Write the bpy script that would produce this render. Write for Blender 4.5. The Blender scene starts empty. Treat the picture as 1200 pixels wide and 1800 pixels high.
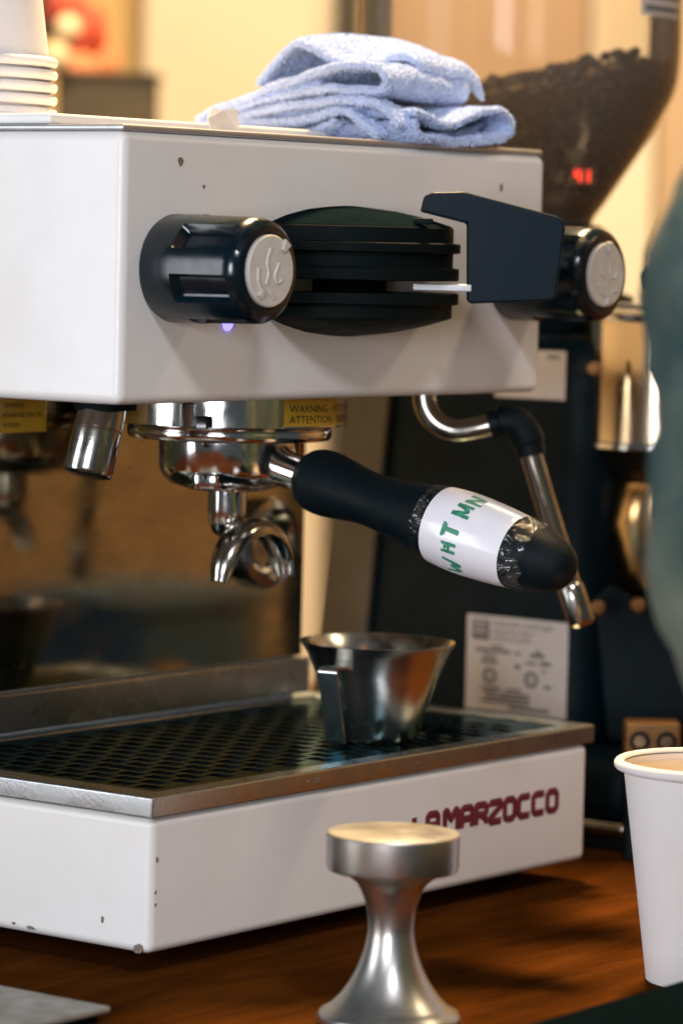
import bpy, bmesh, math, random
from mathutils import Vector, Matrix, noise
random.seed(7)
R = math.radians
sc = bpy.context.scene

# ------------------------------------------------------------------ camera
F_PX, CAM = 6307.05, Vector((-1.29459, -1.11463, 0.077095))
YAW, PITCH, ROLL = 0.922658, 0.0734006, 0.0232597
cd_ = bpy.data.cameras.new("camera"); cam = bpy.data.objects.new("camera", cd_); sc.collection.objects.link(cam)
vd = Vector((math.sin(YAW)*math.cos(PITCH), math.cos(YAW)*math.cos(PITCH), -math.sin(PITCH)))
vr = Vector((math.cos(YAW), -math.sin(YAW), 0)); vu = vr.cross(vd)
rr = math.cos(ROLL)*vr + math.sin(ROLL)*vu; uu = -math.sin(ROLL)*vr + math.cos(ROLL)*vu
cam.matrix_world = Matrix(((rr.x, uu.x, -vd.x, CAM.x), (rr.y, uu.y, -vd.y, CAM.y), (rr.z, uu.z, -vd.z, CAM.z), (0, 0, 0, 1)))
cd_.sensor_fit = 'VERTICAL'; cd_.sensor_height = 36; cd_.lens = F_PX/1800*36
cd_.clip_start = 0.05; cd_.clip_end = 60
cd_.dof.use_dof = True; cd_.dof.focus_distance = 1.765; cd_.dof.aperture_fstop = 6.6
sc.camera = cam

# ------------------------------------------------------------------ world, lamps, exposure
wd = bpy.data.worlds.new("World"); sc.world = wd; wd.use_nodes = True
wd.node_tree.nodes["Background"].inputs[0].default_value = (0.50, 0.60, 0.63, 1)
wd.node_tree.nodes["Background"].inputs[1].default_value = 0.13
def area(name, loc, target, sx, sy, power, col):
    l = bpy.data.lights.new(name, 'AREA'); l.shape = 'RECTANGLE'; l.size = sx; l.size_y = sy; l.energy = power; l.color = col
    o = bpy.data.objects.new(name, l); sc.collection.objects.link(o); o.location = loc
    o.rotation_euler = (Vector(target)-Vector(loc)).to_track_quat('-Z', 'Y').to_euler(); return o
area("window_light", (-2.3, 1.45, 0.10), (0, 0.1, 0.0), 1.0, 1.7, 35, (0.92, 0.95, 1.0))
area("window_light", (-2.3, -1.05, 0.22), (0.1, -0.05, -0.05), 0.7, 0.7, 37, (0.92, 0.93, 1.0))
area("ceiling_light", (-1.30, -1.60, 1.45), (0.15, 0, 0), 0.30, 0.30, 19, (0.92, 0.92, 1.0))
area("pendant_light", (0.71, 0.34, 1.40), (0.20, -0.05, -0.2), 0.20, 0.20, 80, (1.0, 0.68, 0.35))
area("wall_fill", (1.5, 0.75, 1.9), (2.4, 1.6, 0.1), 0.6, 0.6, 62, (1.0, 0.80, 0.52))  # added fill that brightens the far wall
area("wall_fill", (1.2, -1.3, 1.6), (2.6, -1.4, 0.1), 0.5, 0.5, 40, (1.0, 0.78, 0.50))  # added fill for the unseen brown wall mirrored in the back panel
vs = sc.view_settings; vs.view_transform = 'Standard'; vs.look = 'None'; vs.exposure = 0; vs.gamma = 1; vs.use_curve_mapping = False
sc.cycles.use_denoising = True
sc.cycles.max_bounces = 10; sc.cycles.transparent_max_bounces = 16
sc.cycles.sample_clamp_indirect = 6

# ------------------------------------------------------------------ materials
def mat(name, col, rough=0.5, metal=0.0, var=0.0, vscale=40, rvar=0.0, bump=0.0, bscale=300, stretch=(1, 1, 1),
        coat=0.0, spec=0.5, emit=None, estr=0, col2=None, sheen=0.0, sss=0.0, vcon=(0.35, 0.65)):
    m = bpy.data.materials.new(name); m.use_nodes = True; nt = m.node_tree; b = nt.nodes["Principled BSDF"]
    b.inputs["Base Color"].default_value = (*col, 1); b.inputs["Roughness"].default_value = rough
    b.inputs["Metallic"].default_value = metal; b.inputs["Specular IOR Level"].default_value = spec
    b.inputs["Coat Weight"].default_value = coat; b.inputs["Coat Roughness"].default_value = 0.08
    if sheen: b.inputs["Sheen Weight"].default_value = sheen
    if sss: b.inputs["Subsurface Weight"].default_value = sss; b.inputs["Subsurface Scale"].default_value = 0.004
    if emit: b.inputs["Emission Color"].default_value = (*emit, 1); b.inputs["Emission Strength"].default_value = estr
    tc = nt.nodes.new("ShaderNodeTexCoord"); mp = nt.nodes.new("ShaderNodeMapping"); mp.inputs["Scale"].default_value = stretch
    nt.links.new(tc.outputs["Object"], mp.inputs["Vector"])
    if var or col2 or rvar:
        n = nt.nodes.new("ShaderNodeTexNoise"); n.inputs["Scale"].default_value = vscale; n.inputs["Detail"].default_value = 7
        n.inputs["Roughness"].default_value = 0.62
        nt.links.new(mp.outputs[0], n.inputs["Vector"])
        rp = nt.nodes.new("ShaderNodeMapRange"); rp.inputs[1].default_value = vcon[0]; rp.inputs[2].default_value = vcon[1]
        nt.links.new(n.outputs["Fac"], rp.inputs[0])
        if var or col2:
            mx = nt.nodes.new("ShaderNodeMix"); mx.data_type = 'RGBA'
            c2 = col2 or tuple(max(0, c*(1-var)) for c in col)
            mx.inputs[6].default_value = (*col, 1); mx.inputs[7].default_value = (*c2, 1)
            nt.links.new(rp.outputs[0], mx.inputs[0]); nt.links.new(mx.outputs[2], b.inputs["Base Color"])
        if rvar:
            mr = nt.nodes.new("ShaderNodeMapRange"); mr.inputs[3].default_value = rough; mr.inputs[4].default_value = rough+rvar
            nt.links.new(rp.outputs[0], mr.inputs[0]); nt.links.new(mr.outputs[0], b.inputs["Roughness"])
    if bump:
        n2 = nt.nodes.new("ShaderNodeTexNoise"); n2.inputs["Scale"].default_value = bscale; n2.inputs["Detail"].default_value = 4
        nt.links.new(mp.outputs[0], n2.inputs["Vector"])
        bp = nt.nodes.new("ShaderNodeBump"); bp.inputs["Strength"].default_value = bump; bp.inputs["Distance"].default_value = 0.001
        nt.links.new(n2.outputs["Fac"], bp.inputs["Height"]); nt.links.new(bp.outputs[0], b.inputs["Normal"])
    return m
M = {}
M['white'] = mat('white_enamel', (0.79, 0.775, 0.755), 0.38, col2=(0.73, 0.71, 0.68), vscale=9, rvar=0.15, bump=0.05, bscale=900, coat=0.15)
M['whiteplate'] = mat('white_plate', (0.80, 0.79, 0.77), 0.35, var=0.06, vscale=30)
M['greyplate'] = mat('grey_steel_plate', (0.50, 0.50, 0.51), 0.35, metal=0.7, var=0.15, vscale=60)
M['black'] = mat('black_gloss_plastic', (0.0008, 0.0075, 0.0125), 0.16, var=0.3, vscale=60, rvar=0.12, spec=0.5)
M['blackmatte'] = mat('black_matte_plastic', (0.0004, 0.0045, 0.0052), 0.55, var=0.3, vscale=80, rvar=0.15, bump=0.08, bscale=1500, spec=0.14)
M['greydome'] = mat('toplit_dark_plastic', (0.0065, 0.0135, 0.0165), 0.7, var=0.3, vscale=60, bump=0.1, bscale=1200, spec=0.0)  # greyer than the drum: light from above put into the colour
M['paddle'] = mat('blue_black_plastic', (0.0004, 0.0095, 0.0185), 0.35, var=0.2, vscale=25, rvar=0.12, spec=0.14)
M['rubber'] = mat('black_rubber', (0.0008, 0.0055, 0.0085), 0.45, var=0.3, vscale=60, rvar=0.2, bump=0.06, bscale=1200, spec=0.16)
M['cap'] = mat('ivory_cap', (0.60, 0.57, 0.52), 0.4, var=0.12, vscale=120)
M['chrome'] = mat('chrome', (0.72, 0.70, 0.68), 0.07, metal=1, var=0.12, vscale=90, rvar=0.10)
M['chromedark'] = mat('worn_chrome', (0.48, 0.46, 0.42), 0.12, metal=1, var=0.35, vscale=120, rvar=0.14, bump=0.04, bscale=600)
M['mirror'] = mat('polished_back_steel', (0.54, 0.48, 0.35), 0.06, metal=1, col2=(0.43, 0.375, 0.265), vscale=26, rvar=0.07, bump=0.012, bscale=40, stretch=(1, 1, 2.5))
M['steel'] = mat('tray_steel', (0.50, 0.53, 0.54), 0.24, metal=1, col2=(0.34, 0.335, 0.32), vscale=35, rvar=0.2, bump=0.04, bscale=500, vcon=(0.42, 0.72))
M['grid'] = mat('grid_steel', (0.075, 0.125, 0.135), 0.12, metal=1, var=0.45, vscale=90, rvar=0.12, bump=0.03, bscale=500)
M['grid'].node_tree.nodes['Principled BSDF'].inputs['Specular Tint'].default_value = (0.36, 0.52, 0.58, 1)
M['steel'].node_tree.nodes['Principled BSDF'].inputs['Specular Tint'].default_value = (0.72, 0.90, 1.0, 1)
M['dark'] = mat('cavity_shade', (0.004, 0.010, 0.011), 0.6, spec=0.1)  # shade inside the drip tray put into the colour
M['brownwall'] = mat('brown_wood_wall', (0.34, 0.20, 0.085), 0.7, var=0.3, vscale=2.5, stretch=(1, 1, 0.3))
M['tamper'] = mat('turned_aluminium', (0.55, 0.535, 0.50), 0.29, metal=1, var=0.10, vscale=50, rvar=0.10)
M['pitcher'] = mat('brushed_pitcher_steel', (0.70, 0.69, 0.66), 0.20, metal=1, var=0.05, vscale=40, rvar=0.05)
M['paper'] = mat('cup_paper', (0.80, 0.77, 0.76), 0.65, var=0.03, vscale=60, bump=0.08, bscale=500)
M['cupinside'] = mat('cup_inside', (0.86, 0.74, 0.58), 0.5, var=0.03, vscale=40)
M['label'] = mat('label_paper', (0.80, 0.79, 0.84), 0.30, var=0.04, vscale=60, coat=0.5)
M['scrap'] = mat('cream_paper', (0.86, 0.79, 0.72), 0.7, var=0.05, vscale=100)
M['ink'] = mat('green_marker', (0.012, 0.16, 0.085), 0.5, col2=(0.05, 0.30, 0.19), vscale=220)
M['logo'] = mat('maroon_paint', (0.16, 0.022, 0.035), 0.4, var=0.2, vscale=100)
M['yellow'] = mat('yellow_sticker', (0.42, 0.235, 0.014), 0.4, var=0.2, vscale=80)
M['print'] = mat('black_print', (0.012, 0.012, 0.012), 0.5)
M['greyprint'] = mat('faded_print', (0.10, 0.105, 0.12), 0.6)
M['plate'] = mat('rating_plate', (0.56, 0.54, 0.55), 0.4, metal=0.15, var=0.06, vscale=60)
M['grinder'] = mat('grinder_black', (0.0006, 0.008, 0.013), 0.45, var=0.3, vscale=30, rvar=0.1, spec=0.14)
M['bronze'] = mat('bronze_tint_steel', (0.62, 0.42, 0.22), 0.18, metal=1, var=0.3, vscale=20, rvar=0.12)
M['brass'] = mat('brass', (0.26, 0.12, 0.03), 0.45, metal=0.4, var=0.3, vscale=60)
M['bean'] = mat('roast_bean', (0.045, 0.019, 0.011), 0.38, var=0.5, vscale=60, spec=0.5)
M['chip'] = mat('chipped_metal', (0.24, 0.18, 0.14), 0.6, var=0.4, vscale=400)
M['red'] = mat('red_led', (0.3, 0.01, 0.005), 0.4, emit=(1.0, 0.05, 0.02), estr=2.2)
M['blueled'] = mat('blue_led', (0.2, 0.2, 0.8), 0.4, emit=(0.22, 0.18, 1.0), estr=2.6)
M['mat'] = mat('black_mat', (0.0028, 0.0062, 0.0080), 0.8, spec=0.0)
M['scale'] = mat('worn_steel_sheet', (0.42, 0.40, 0.36), 0.4, metal=0.6, var=0.3, vscale=50, rvar=0.2)
M['sleeve'] = mat('teal_knit', (0.007, 0.043, 0.044), 0.9, col2=(0.115, 0.135, 0.10), vscale=8, vcon=(0.38, 0.60), bump=0.5, bscale=300, sheen=0.0)
M['trousers'] = mat('dark_cloth', (0.01, 0.014, 0.02), 0.9)
M['skin'] = mat('skin', (0.50, 0.30, 0.21), 0.5, sss=0.1)
M['hair'] = mat('hair', (0.02, 0.013, 0.01), 0.5)
M['amber'] = mat('amber_plaster', (0.72, 0.44, 0.15), 0.8, var=0.1, vscale=2)
M['cream'] = mat('cream_board', (0.84, 0.66, 0.42), 0.7, var=0.05, vscale=3)
M['tan'] = mat('tan_panel', (0.62, 0.42, 0.24), 0.7, var=0.08, vscale=3)
M['ivory'] = mat('ivory_door', (0.88, 0.76, 0.54), 0.6)
M['greenpost'] = mat('dark_trim', (0.06, 0.055, 0.035), 0.6)
M['floor'] = mat('floor_tile', (0.22, 0.15, 0.09), 0.6, var=0.2, vscale=5)
M['redcloth'] = mat('red_cloth', (0.70, 0.10, 0.045), 0.8, var=0.2, vscale=20)
M['peach'] = mat('peach_cloth', (0.75, 0.28, 0.12), 0.8, var=0.15, vscale=20)
M['pale'] = mat('pale_ball', (0.85, 0.66, 0.38), 0.6)
M['brownbox'] = mat('brown_crate', (0.07, 0.05, 0.022), 0.7, var=0.2, vscale=15)
M['bluebox'] = mat('blue_carton', (0.006, 0.045, 0.10), 0.4, var=0.1, vscale=30)

def tape_mat():
    m = bpy.data.materials.new('clear_tape'); m.use_nodes = True; nt = m.node_tree
    nt.nodes.remove(nt.nodes["Principled BSDF"]); out = nt.nodes["Material Output"]
    t = nt.nodes.new("ShaderNodeBsdfTransparent"); g = nt.nodes.new("ShaderNodeBsdfGlossy"); g.inputs["Roughness"].default_value = 0.10
    tc = nt.nodes.new("ShaderNodeTexCoord"); mp = nt.nodes.new("ShaderNodeMapping"); mp.inputs["Scale"].default_value = (1, 0.30, 1)
    n = nt.nodes.new("ShaderNodeTexNoise"); n.inputs["Scale"].default_value = 260
    n.inputs["Detail"].default_value = 2; n.inputs["Distortion"].default_value = 1.2
    nt.links.new(tc.outputs["Object"], mp.inputs[0]); nt.links.new(mp.outputs[0], n.inputs["Vector"])
    bp = nt.nodes.new("ShaderNodeBump"); bp.inputs["Strength"].default_value = 0.8; bp.inputs["Distance"].default_value = 0.0025
    nt.links.new(n.outputs["Fac"], bp.inputs["Height"]); nt.links.new(bp.outputs[0], g.inputs["Normal"])
    mx = nt.nodes.new("ShaderNodeMixShader"); mx.inputs[0].default_value = 0.12
    nt.links.new(t.outputs[0], mx.inputs[1]); nt.links.new(g.outputs[0], mx.inputs[2]); nt.links.new(mx.outputs[0], out.inputs[0]); return m
M['tape'] = tape_mat()
def hopper_mat():
    m = bpy.data.materials.new('smoky_clear_plastic'); m.use_nodes = True; nt = m.node_tree
    nt.nodes.remove(nt.nodes["Principled BSDF"]); out = nt.nodes["Material Output"]
    t = nt.nodes.new("ShaderNodeBsdfTransparent"); t.inputs[0].default_value = (0.90, 0.83, 0.74, 1)
    g = nt.nodes.new("ShaderNodeBsdfGlossy"); g.inputs["Roughness"].default_value = 0.12; g.inputs[0].default_value = (0.9, 0.85, 0.8, 1)
    d = nt.nodes.new("ShaderNodeBsdfDiffuse"); d.inputs[0].default_value = (0.65, 0.55, 0.42, 1)
    fr = nt.nodes.new("ShaderNodeFresnel"); fr.inputs[0].default_value = 1.24
    a = nt.nodes.new("ShaderNodeMixShader"); a.inputs[0].default_value = 0.12
    b = nt.nodes.new("ShaderNodeMixShader")
    nt.links.new(t.outputs[0], a.inputs[1]); nt.links.new(d.outputs[0], a.inputs[2])
    nt.links.new(fr.outputs[0], b.inputs[0]); nt.links.new(a.outputs[0], b.inputs[1]); nt.links.new(g.outputs[0], b.inputs[2])
    nt.links.new(b.outputs[0], out.inputs[0]); return m
M['hopper'] = hopper_mat()
def towel_mat():
    m = bpy.data.materials.new('blue_terry'); m.use_nodes = True; nt = m.node_tree; b = nt.nodes["Principled BSDF"]
    b.inputs["Roughness"].default_value = 0.95; b.inputs["Specular IOR Level"].default_value = 0.1; b.inputs["Sheen Weight"].default_value = 0.35
    tc = nt.nodes.new("ShaderNodeTexCoord")
    v = nt.nodes.new("ShaderNodeTexVoronoi"); v.inputs["Scale"].default_value = 520
    v.inputs["Randomness"].default_value = 0.75
    n = nt.nodes.new("ShaderNodeTexNoise"); n.inputs["Scale"].default_value = 35
    for x in (v, n): nt.links.new(tc.outputs["Object"], x.inputs["Vector"])
    mx = nt.nodes.new("ShaderNodeMix"); mx.data_type = 'RGBA'
    mx.inputs[6].default_value = (0.57, 0.69, 0.95, 1); mx.inputs[7].default_value = (0.46, 0.57, 0.86, 1)
    nt.links.new(n.outputs["Fac"], mx.inputs[0]); nt.links.new(mx.outputs[2], b.inputs["Base Color"])
    bp = nt.nodes.new("ShaderNodeBump"); bp.inputs["Strength"].default_value = 1.0; bp.inputs["Distance"].default_value = 0.0016; bp.invert = True
    nt.links.new(v.outputs["Distance"], bp.inputs["Height"]); nt.links.new(bp.outputs[0], b.inputs["Normal"])
    return m
M['towel'] = towel_mat()
M['pile'] = mat('terry_loops', (0.64, 0.74, 0.96), 0.95, col2=(0.52, 0.63, 0.90), vscale=35, spec=0.05)
M['doser'] = mat('tinted_chrome', (0.72, 0.58, 0.40), 0.09, metal=1, var=0.2, vscale=15, rvar=0.1)
def wood_mat():
    m = bpy.data.materials.new('oiled_counter_wood'); m.use_nodes = True; nt = m.node_tree; b = nt.nodes["Principled BSDF"]
    tc = nt.nodes.new("ShaderNodeTexCoord"); mp = nt.nodes.new("ShaderNodeMapping"); mp.inputs["Scale"].default_value = (3.2, 15, 8)
    mp.inputs["Rotation"].default_value = (0, 0, R(-6))
    nt.links.new(tc.outputs["Object"], mp.inputs[0])
    n = nt.nodes.new("ShaderNodeTexNoise"); n.inputs["Scale"].default_value = 2.4; n.inputs["Detail"].default_value = 9; n.inputs["Roughness"].default_value = 0.65; n.inputs["Distortion"].default_value = 0.6
    nt.links.new(mp.outputs[0], n.inputs["Vector"])
    cr = nt.nodes.new("ShaderNodeValToRGB"); e = cr.color_ramp.elements
    e[0].position = 0.20; e[0].color = (0.016, 0.0068, 0.0020, 1); e[1].position = 0.85; e[1].color = (0.140, 0.044, 0.0075, 1)
    k = cr.color_ramp.elements.new(0.5); k.color = (0.070, 0.0220, 0.0040, 1)
    nt.links.new(n.outputs["Fac"], cr.inputs[0]); nt.links.new(cr.outputs[0], b.inputs["Base Color"])
    n2 = nt.nodes.new("ShaderNodeTexNoise"); n2.inputs["Scale"].default_value = 18; n2.inputs["Detail"].default_value = 5
    nt.links.new(tc.outputs["Object"], n2.inputs["Vector"])
    mr = nt.nodes.new("ShaderNodeMapRange"); mr.inputs[3].default_value = 0.42; mr.inputs[4].default_value = 0.70; b.inputs['Specular IOR Level'].default_value = 0.0
    nt.links.new(n2.outputs["Fac"], mr.inputs[0]); nt.links.new(mr.outputs[0], b.inputs["Roughness"])
    bp = nt.nodes.new("ShaderNodeBump"); bp.inputs["Strength"].default_value = 0.15; bp.inputs["Distance"].default_value = 0.001
    nt.links.new(n.outputs["Fac"], bp.inputs["Height"]); nt.links.new(bp.outputs[0], b.inputs["Normal"])
    return m
M['wood'] = wood_mat()

# ------------------------------------------------------------------ mesh helpers
def link(name, me, m, parent=None):
    o = bpy.data.objects.new(name, me); sc.collection.objects.link(o)
    if m: me.materials.append(M[m])
    if parent: o.parent = parent; o.matrix_parent_inverse = parent.matrix_world.inverted()
    return o
def fin(name, bm, m, parent=None, smooth=True, ang=38):
    bmesh.ops.recalc_face_normals(bm, faces=bm.faces)
    me = bpy.data.meshes.new(name); bm.to_mesh(me); bm.free()
    if smooth:
        for p in me.polygons: p.use_smooth = True
        me.set_sharp_from_angle(angle=R(ang))
    return link(name, me, m, parent)
def wn(o):
    w_ = o.modifiers.new('flat_faces', 'WEIGHTED_NORMAL'); w_.keep_sharp = True; w_.weight = 100; return o
def thing(name, label, cat, loc=(0, 0, 0), group=None, kind=None):
    o = bpy.data.objects.new(name, None); sc.collection.objects.link(o); o.location = loc
    o.empty_display_size = 0.02
    bpy.context.view_layer.update()
    tag(o, label, cat, group, kind); return o
def tag(o, label=None, cat=None, group=None, kind=None):
    if label: o["label"] = label
    if cat: o["category"] = cat
    if group: o["group"] = group
    if kind: o["kind"] = kind
    return o
def add_box(bm, a, b, bev=0.0, seg=2, mtx=None):
    r = bmesh.ops.create_cube(bm, size=1.0); vs_ = r['verts']
    a, b = Vector(a), Vector(b); c = (a+b)/2; s = b-a
    for v in vs_: v.co = Vector((v.co.x*s.x+c.x, v.co.y*s.y+c.y, v.co.z*s.z+c.z))
    if bev:
        es = list({e for v in vs_ for e in v.link_edges})
        g = bmesh.ops.bevel(bm, geom=es, offset=bev, segments=seg, profile=0.5, affect='EDGES')
        vs_ = list({v for f in g['faces'] for v in f.verts} | {v for v in vs_ if v.is_valid})
    if mtx is not None:
        for v in vs_: v.co = mtx @ v.co
    return vs_
def box(name, a, b, m, parent=None, bev=0.0, seg=2, mtx=None):
    bm = bmesh.new(); add_box(bm, a, b, bev, seg, mtx); return wn(fin(name, bm, m, parent, ang=60)) if bev else fin(name, bm, m, parent)
def frame_from(z, x=(1, 0, 0)):
    z = Vector(z).normalized(); x = Vector(x); x = (x - z*x.dot(z)).normalized(); y = z.cross(x)
    return Matrix(((x.x, y.x, z.x), (x.y, y.y, z.y), (x.z, y.z, z.z)))
def add_lathe(bm, prof, org=(0, 0, 0), axis=(0, 0, 1), seg=64, rfun=None, cap=True, close=False):
    F = frame_from(axis, (1, 0, 0) if abs(Vector(axis).normalized().x) < 0.9 else (0, 1, 0)); org = Vector(org); rings = []
    for (r, z) in prof:
        if r <= 1e-6: rings.append([bm.verts.new(org + F @ Vector((0, 0, z)))]); continue
        ring = []
        for i in range(seg):
            t = 2*math.pi*i/seg; q = r*(rfun(t, z) if rfun else 1)
            ring.append(bm.verts.new(org + F @ Vector((q*math.cos(t), q*math.sin(t), z))))
        rings.append(ring)
    pairs = list(zip(rings, rings[1:])) + ([(rings[-1], rings[0])] if close else [])
    for A, B in pairs:
        if len(A) == 1 and len(B) == 1: continue
        for i in range(seg):
            j = (i+1) % seg
            if len(A) == 1: bm.faces.new((A[0], B[j], B[i]))
            elif len(B) == 1: bm.faces.new((A[i], A[j], B[0]))
            else: bm.faces.new((A[i], A[j], B[j], B[i]))
    if cap and not close:
        if len(rings[0]) > 1: bm.faces.new(rings[0])
        if len(rings[-1]) > 1: bm.faces.new(rings[-1])
def lathe(name, prof, m, parent=None, org=(0, 0, 0), axis=(0, 0, 1), seg=64, rfun=None, cap=True, close=False, ang=38):
    bm = bmesh.new(); add_lathe(bm, prof, org, axis, seg, rfun, cap, close); return fin(name, bm, m, parent, ang=ang)
def spline(pts, n=8, closed=False):
    P = [Vector(p) for p in pts]; N = len(P); out = []
    rng = range(N if closed else N-1)
    for i in rng:
        p0 = P[(i-1) % N] if closed or i > 0 else P[0]*2-P[1]
        p1, p2 = P[i], P[(i+1) % N]
        p3 = P[(i+2) % N] if closed or i+2 < N else P[-1]*2-P[-2]
        for k in range(n):
            t = k/n
            out.append(0.5*((2*p1)+(p2-p0)*t+(2*p0-5*p1+4*p2-p3)*t*t+(3*p1-p0-3*p2+p3)*t**3))
    if not closed: out.append(P[-1])
    return out
def add_tube(bm, pts, rad, seg=20, flat=1.0):
    pts = [Vector(p) for p in pts]; n = len(pts); rads = rad if isinstance(rad, (list, tuple)) else [rad]*n
    up = Vector((0.1, 0.2, 1)).normalized(); rings = []
    for i, p in enumerate(pts):
        t = (pts[min(i+1, n-1)]-pts[max(i-1, 0)]).normalized()
        up = (up - t*up.dot(t))
        if up.length < 1e-4: up = t.orthogonal()
        up.normalize(); s = t.cross(up)
        rings.append([bm.verts.new(p + rads[i]*(math.cos(a)*s + flat*math.sin(a)*up)) for a in [2*math.pi*k/seg for k in range(seg)]])
    for A, B in zip(rings, rings[1:]):
        for i in range(seg): bm.faces.new((A[i], A[(i+1) % seg], B[(i+1) % seg], B[i]))
    bm.faces.new(rings[0]); bm.faces.new(rings[-1])
def tube(name, pts, rad, m, parent=None, seg=20, flat=1.0):
    bm = bmesh.new(); add_tube(bm, pts, rad, seg, flat); return fin(name, bm, m, parent)
def prism(name, poly, org, ex, ey, thick, m, parent=None, bev=0.0, seg=2):
    ex, ey, org = Vector(ex), Vector(ey), Vector(org); nz = ex.cross(ey).normalized(); bm = bmesh.new()
    A = [bm.verts.new(org+ex*x+ey*y-nz*thick/2) for x, y in poly]; B = [bm.verts.new(org+ex*x+ey*y+nz*thick/2) for x, y in poly]
    n = len(poly); bm.faces.new(A); bm.faces.new(B)
    for i in range(n): bm.faces.new((A[i], A[(i+1) % n], B[(i+1) % n], B[i]))
    bmesh.ops.recalc_face_normals(bm, faces=bm.faces)
    if bev: bmesh.ops.bevel(bm, geom=list(bm.edges), offset=bev, segments=seg, profile=0.5, affect='EDGES')
    return wn(fin(name, bm, m, parent, ang=60))
def text_mesh(name, body, size, fn, m, parent=None, align='LEFT', thick=0.0):
    cu = bpy.data.curves.new(name, 'FONT'); cu.body = body; cu.size = size; cu.align_x = align; cu.resolution_u = 2
    o = bpy.data.objects.new(name, cu); sc.collection.objects.link(o); bpy.context.view_layer.update()
    dg = bpy.context.evaluated_depsgraph_get(); me = bpy.data.meshes.new_from_object(o.evaluated_get(dg))
    bpy.data.objects.remove(o)
    me.materials.clear()
    for v in me.vertices: v.co = fn(v.co.x, v.co.y)
    return link(name, me, m, parent)
def bitmap_letter(name, rows, org, ex, ey, nz, cell, thick, m, parent):
    bm = bmesh.new(); V = {}; org, ex, ey, nz = map(Vector, (org, ex, ey, nz)); h = len(rows)
    def gv(i, j, k):
        if (i, j, k) not in V: V[(i, j, k)] = bm.verts.new(org+ex*i*cell+ey*j*cell+nz*thick*k)
        return V[(i, j, k)]
    on = {(i, h-1-r) for r, row in enumerate(rows) for i, c in enumerate(row) if c == 'X'}
    for (i, j) in on:
        bm.faces.new((gv(i, j, 1), gv(i+1, j, 1), gv(i+1, j+1, 1), gv(i, j+1, 1)))
        for (di, dj, a, b) in ((-1, 0, (0, 0), (0, 1)), (1, 0, (1, 0), (1, 1)), (0, -1, (0, 0), (1, 0)), (0, 1, (0, 1), (1, 1))):
            if (i+di, j+dj) not in on:
                bm.faces.new((gv(i+a[0], j+a[1], 0), gv(i+b[0], j+b[1], 0), gv(i+b[0], j+b[1], 1), gv(i+a[0], j+a[1], 1)))
    return fin(name, bm, m, parent, smooth=False)
def patch(name, c, ex, ey, nz, rad, m, parent, seed=0, asp=1.0):
    rnd = random.Random(seed); bm = bmesh.new(); c, ex, ey, nz = map(Vector, (c, ex, ey, nz)); n = 11
    ring = [bm.verts.new(c+nz*0.0004+ex*rad*rnd.uniform(.6, 1.15)*math.cos(2*math.pi*i/n)+ey*asp*rad*rnd.uniform(.6, 1.15)*math.sin(2*math.pi*i/n)) for i in range(n)]
    bm.faces.new(ring)
    r = bmesh.ops.extrude_face_region(bm, geom=list(bm.faces)); 
    for v in r['geom']:
        if isinstance(v, bmesh.types.BMVert): v.co -= nz*0.0008
    return fin(name, bm, m, parent, smooth=False)

# ------------------------------------------------------------------ setting
ZC = -0.270
ctr = box('counter', (-1.0, -0.385, ZC-0.045), (1.25, 0.62, ZC), 'wood', bev=0.004); tag(ctr, kind='structure')
fl = box('floor', (-3.0, -3.0, -1.25), (4.6, 4.2, -1.2), 'floor'); tag(fl, kind='structure')
Bx = Vector((math.cos(YAW), -math.sin(YAW), 0)); By = Vector((math.sin(YAW), math.cos(YAW), 0))
B0 = CAM + By*4.6; B0.z = 0
BG = Matrix(((Bx.x, By.x, 0, B0.x), (Bx.y, By.y, 0, B0.y), (0, 0, 1, 0), (0, 0, 0, 1)))
S = 4.6/F_PX
def bgx(px): return (px-36-600)*S
sw = box('wall', (2.6, -3.4, -1.2), (2.7, 0.2, 2.4), 'brownwall'); tag(sw, kind='structure')  # unseen side wall, added to give the back panel its brown reflection
w = box('wall', (-3, 0, -1.2), (3, 0.1, 2.4), 'amber', mtx=BG); tag(w, kind='structure')
def bgbox(name, p0, p1, z0, z1, y0, y1, m, label, cat):
    return tag(box(name, (bgx(p0), y0, z0), (bgx(p1), y1, z1), m, bev=0.006, mtx=BG), label, cat)
bgbox('cream_board', 275, 608, -1.2, 2.2, -0.06, -0.004, 'cream', 'blurred cream board standing against the amber wall behind the towel', 'board')
bgbox('door_post', 614, 640, -1.2, 2.2, -0.12, -0.004, 'greenpost', 'thin dark upright trim strip beside the cream board', 'trim')
bgbox('tan_panel', 646, 1040, -1.2, 2.2, -0.08, -0.004, 'tan', 'wide tan panel seen through the bean hopper', 'panel')
bgbox('ivory_door', 1044, 1158, -1.2, 2.2, -0.09, -0.004, 'ivory', 'bright ivory upright strip right of the bean hopper', 'door')
bgbox('tan_panel', 1164, 1700, -1.2, 2.2, -0.07, -0.004, 'tan', 'tan wall panel at the upper right behind the teal sleeve', 'panel')

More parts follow.
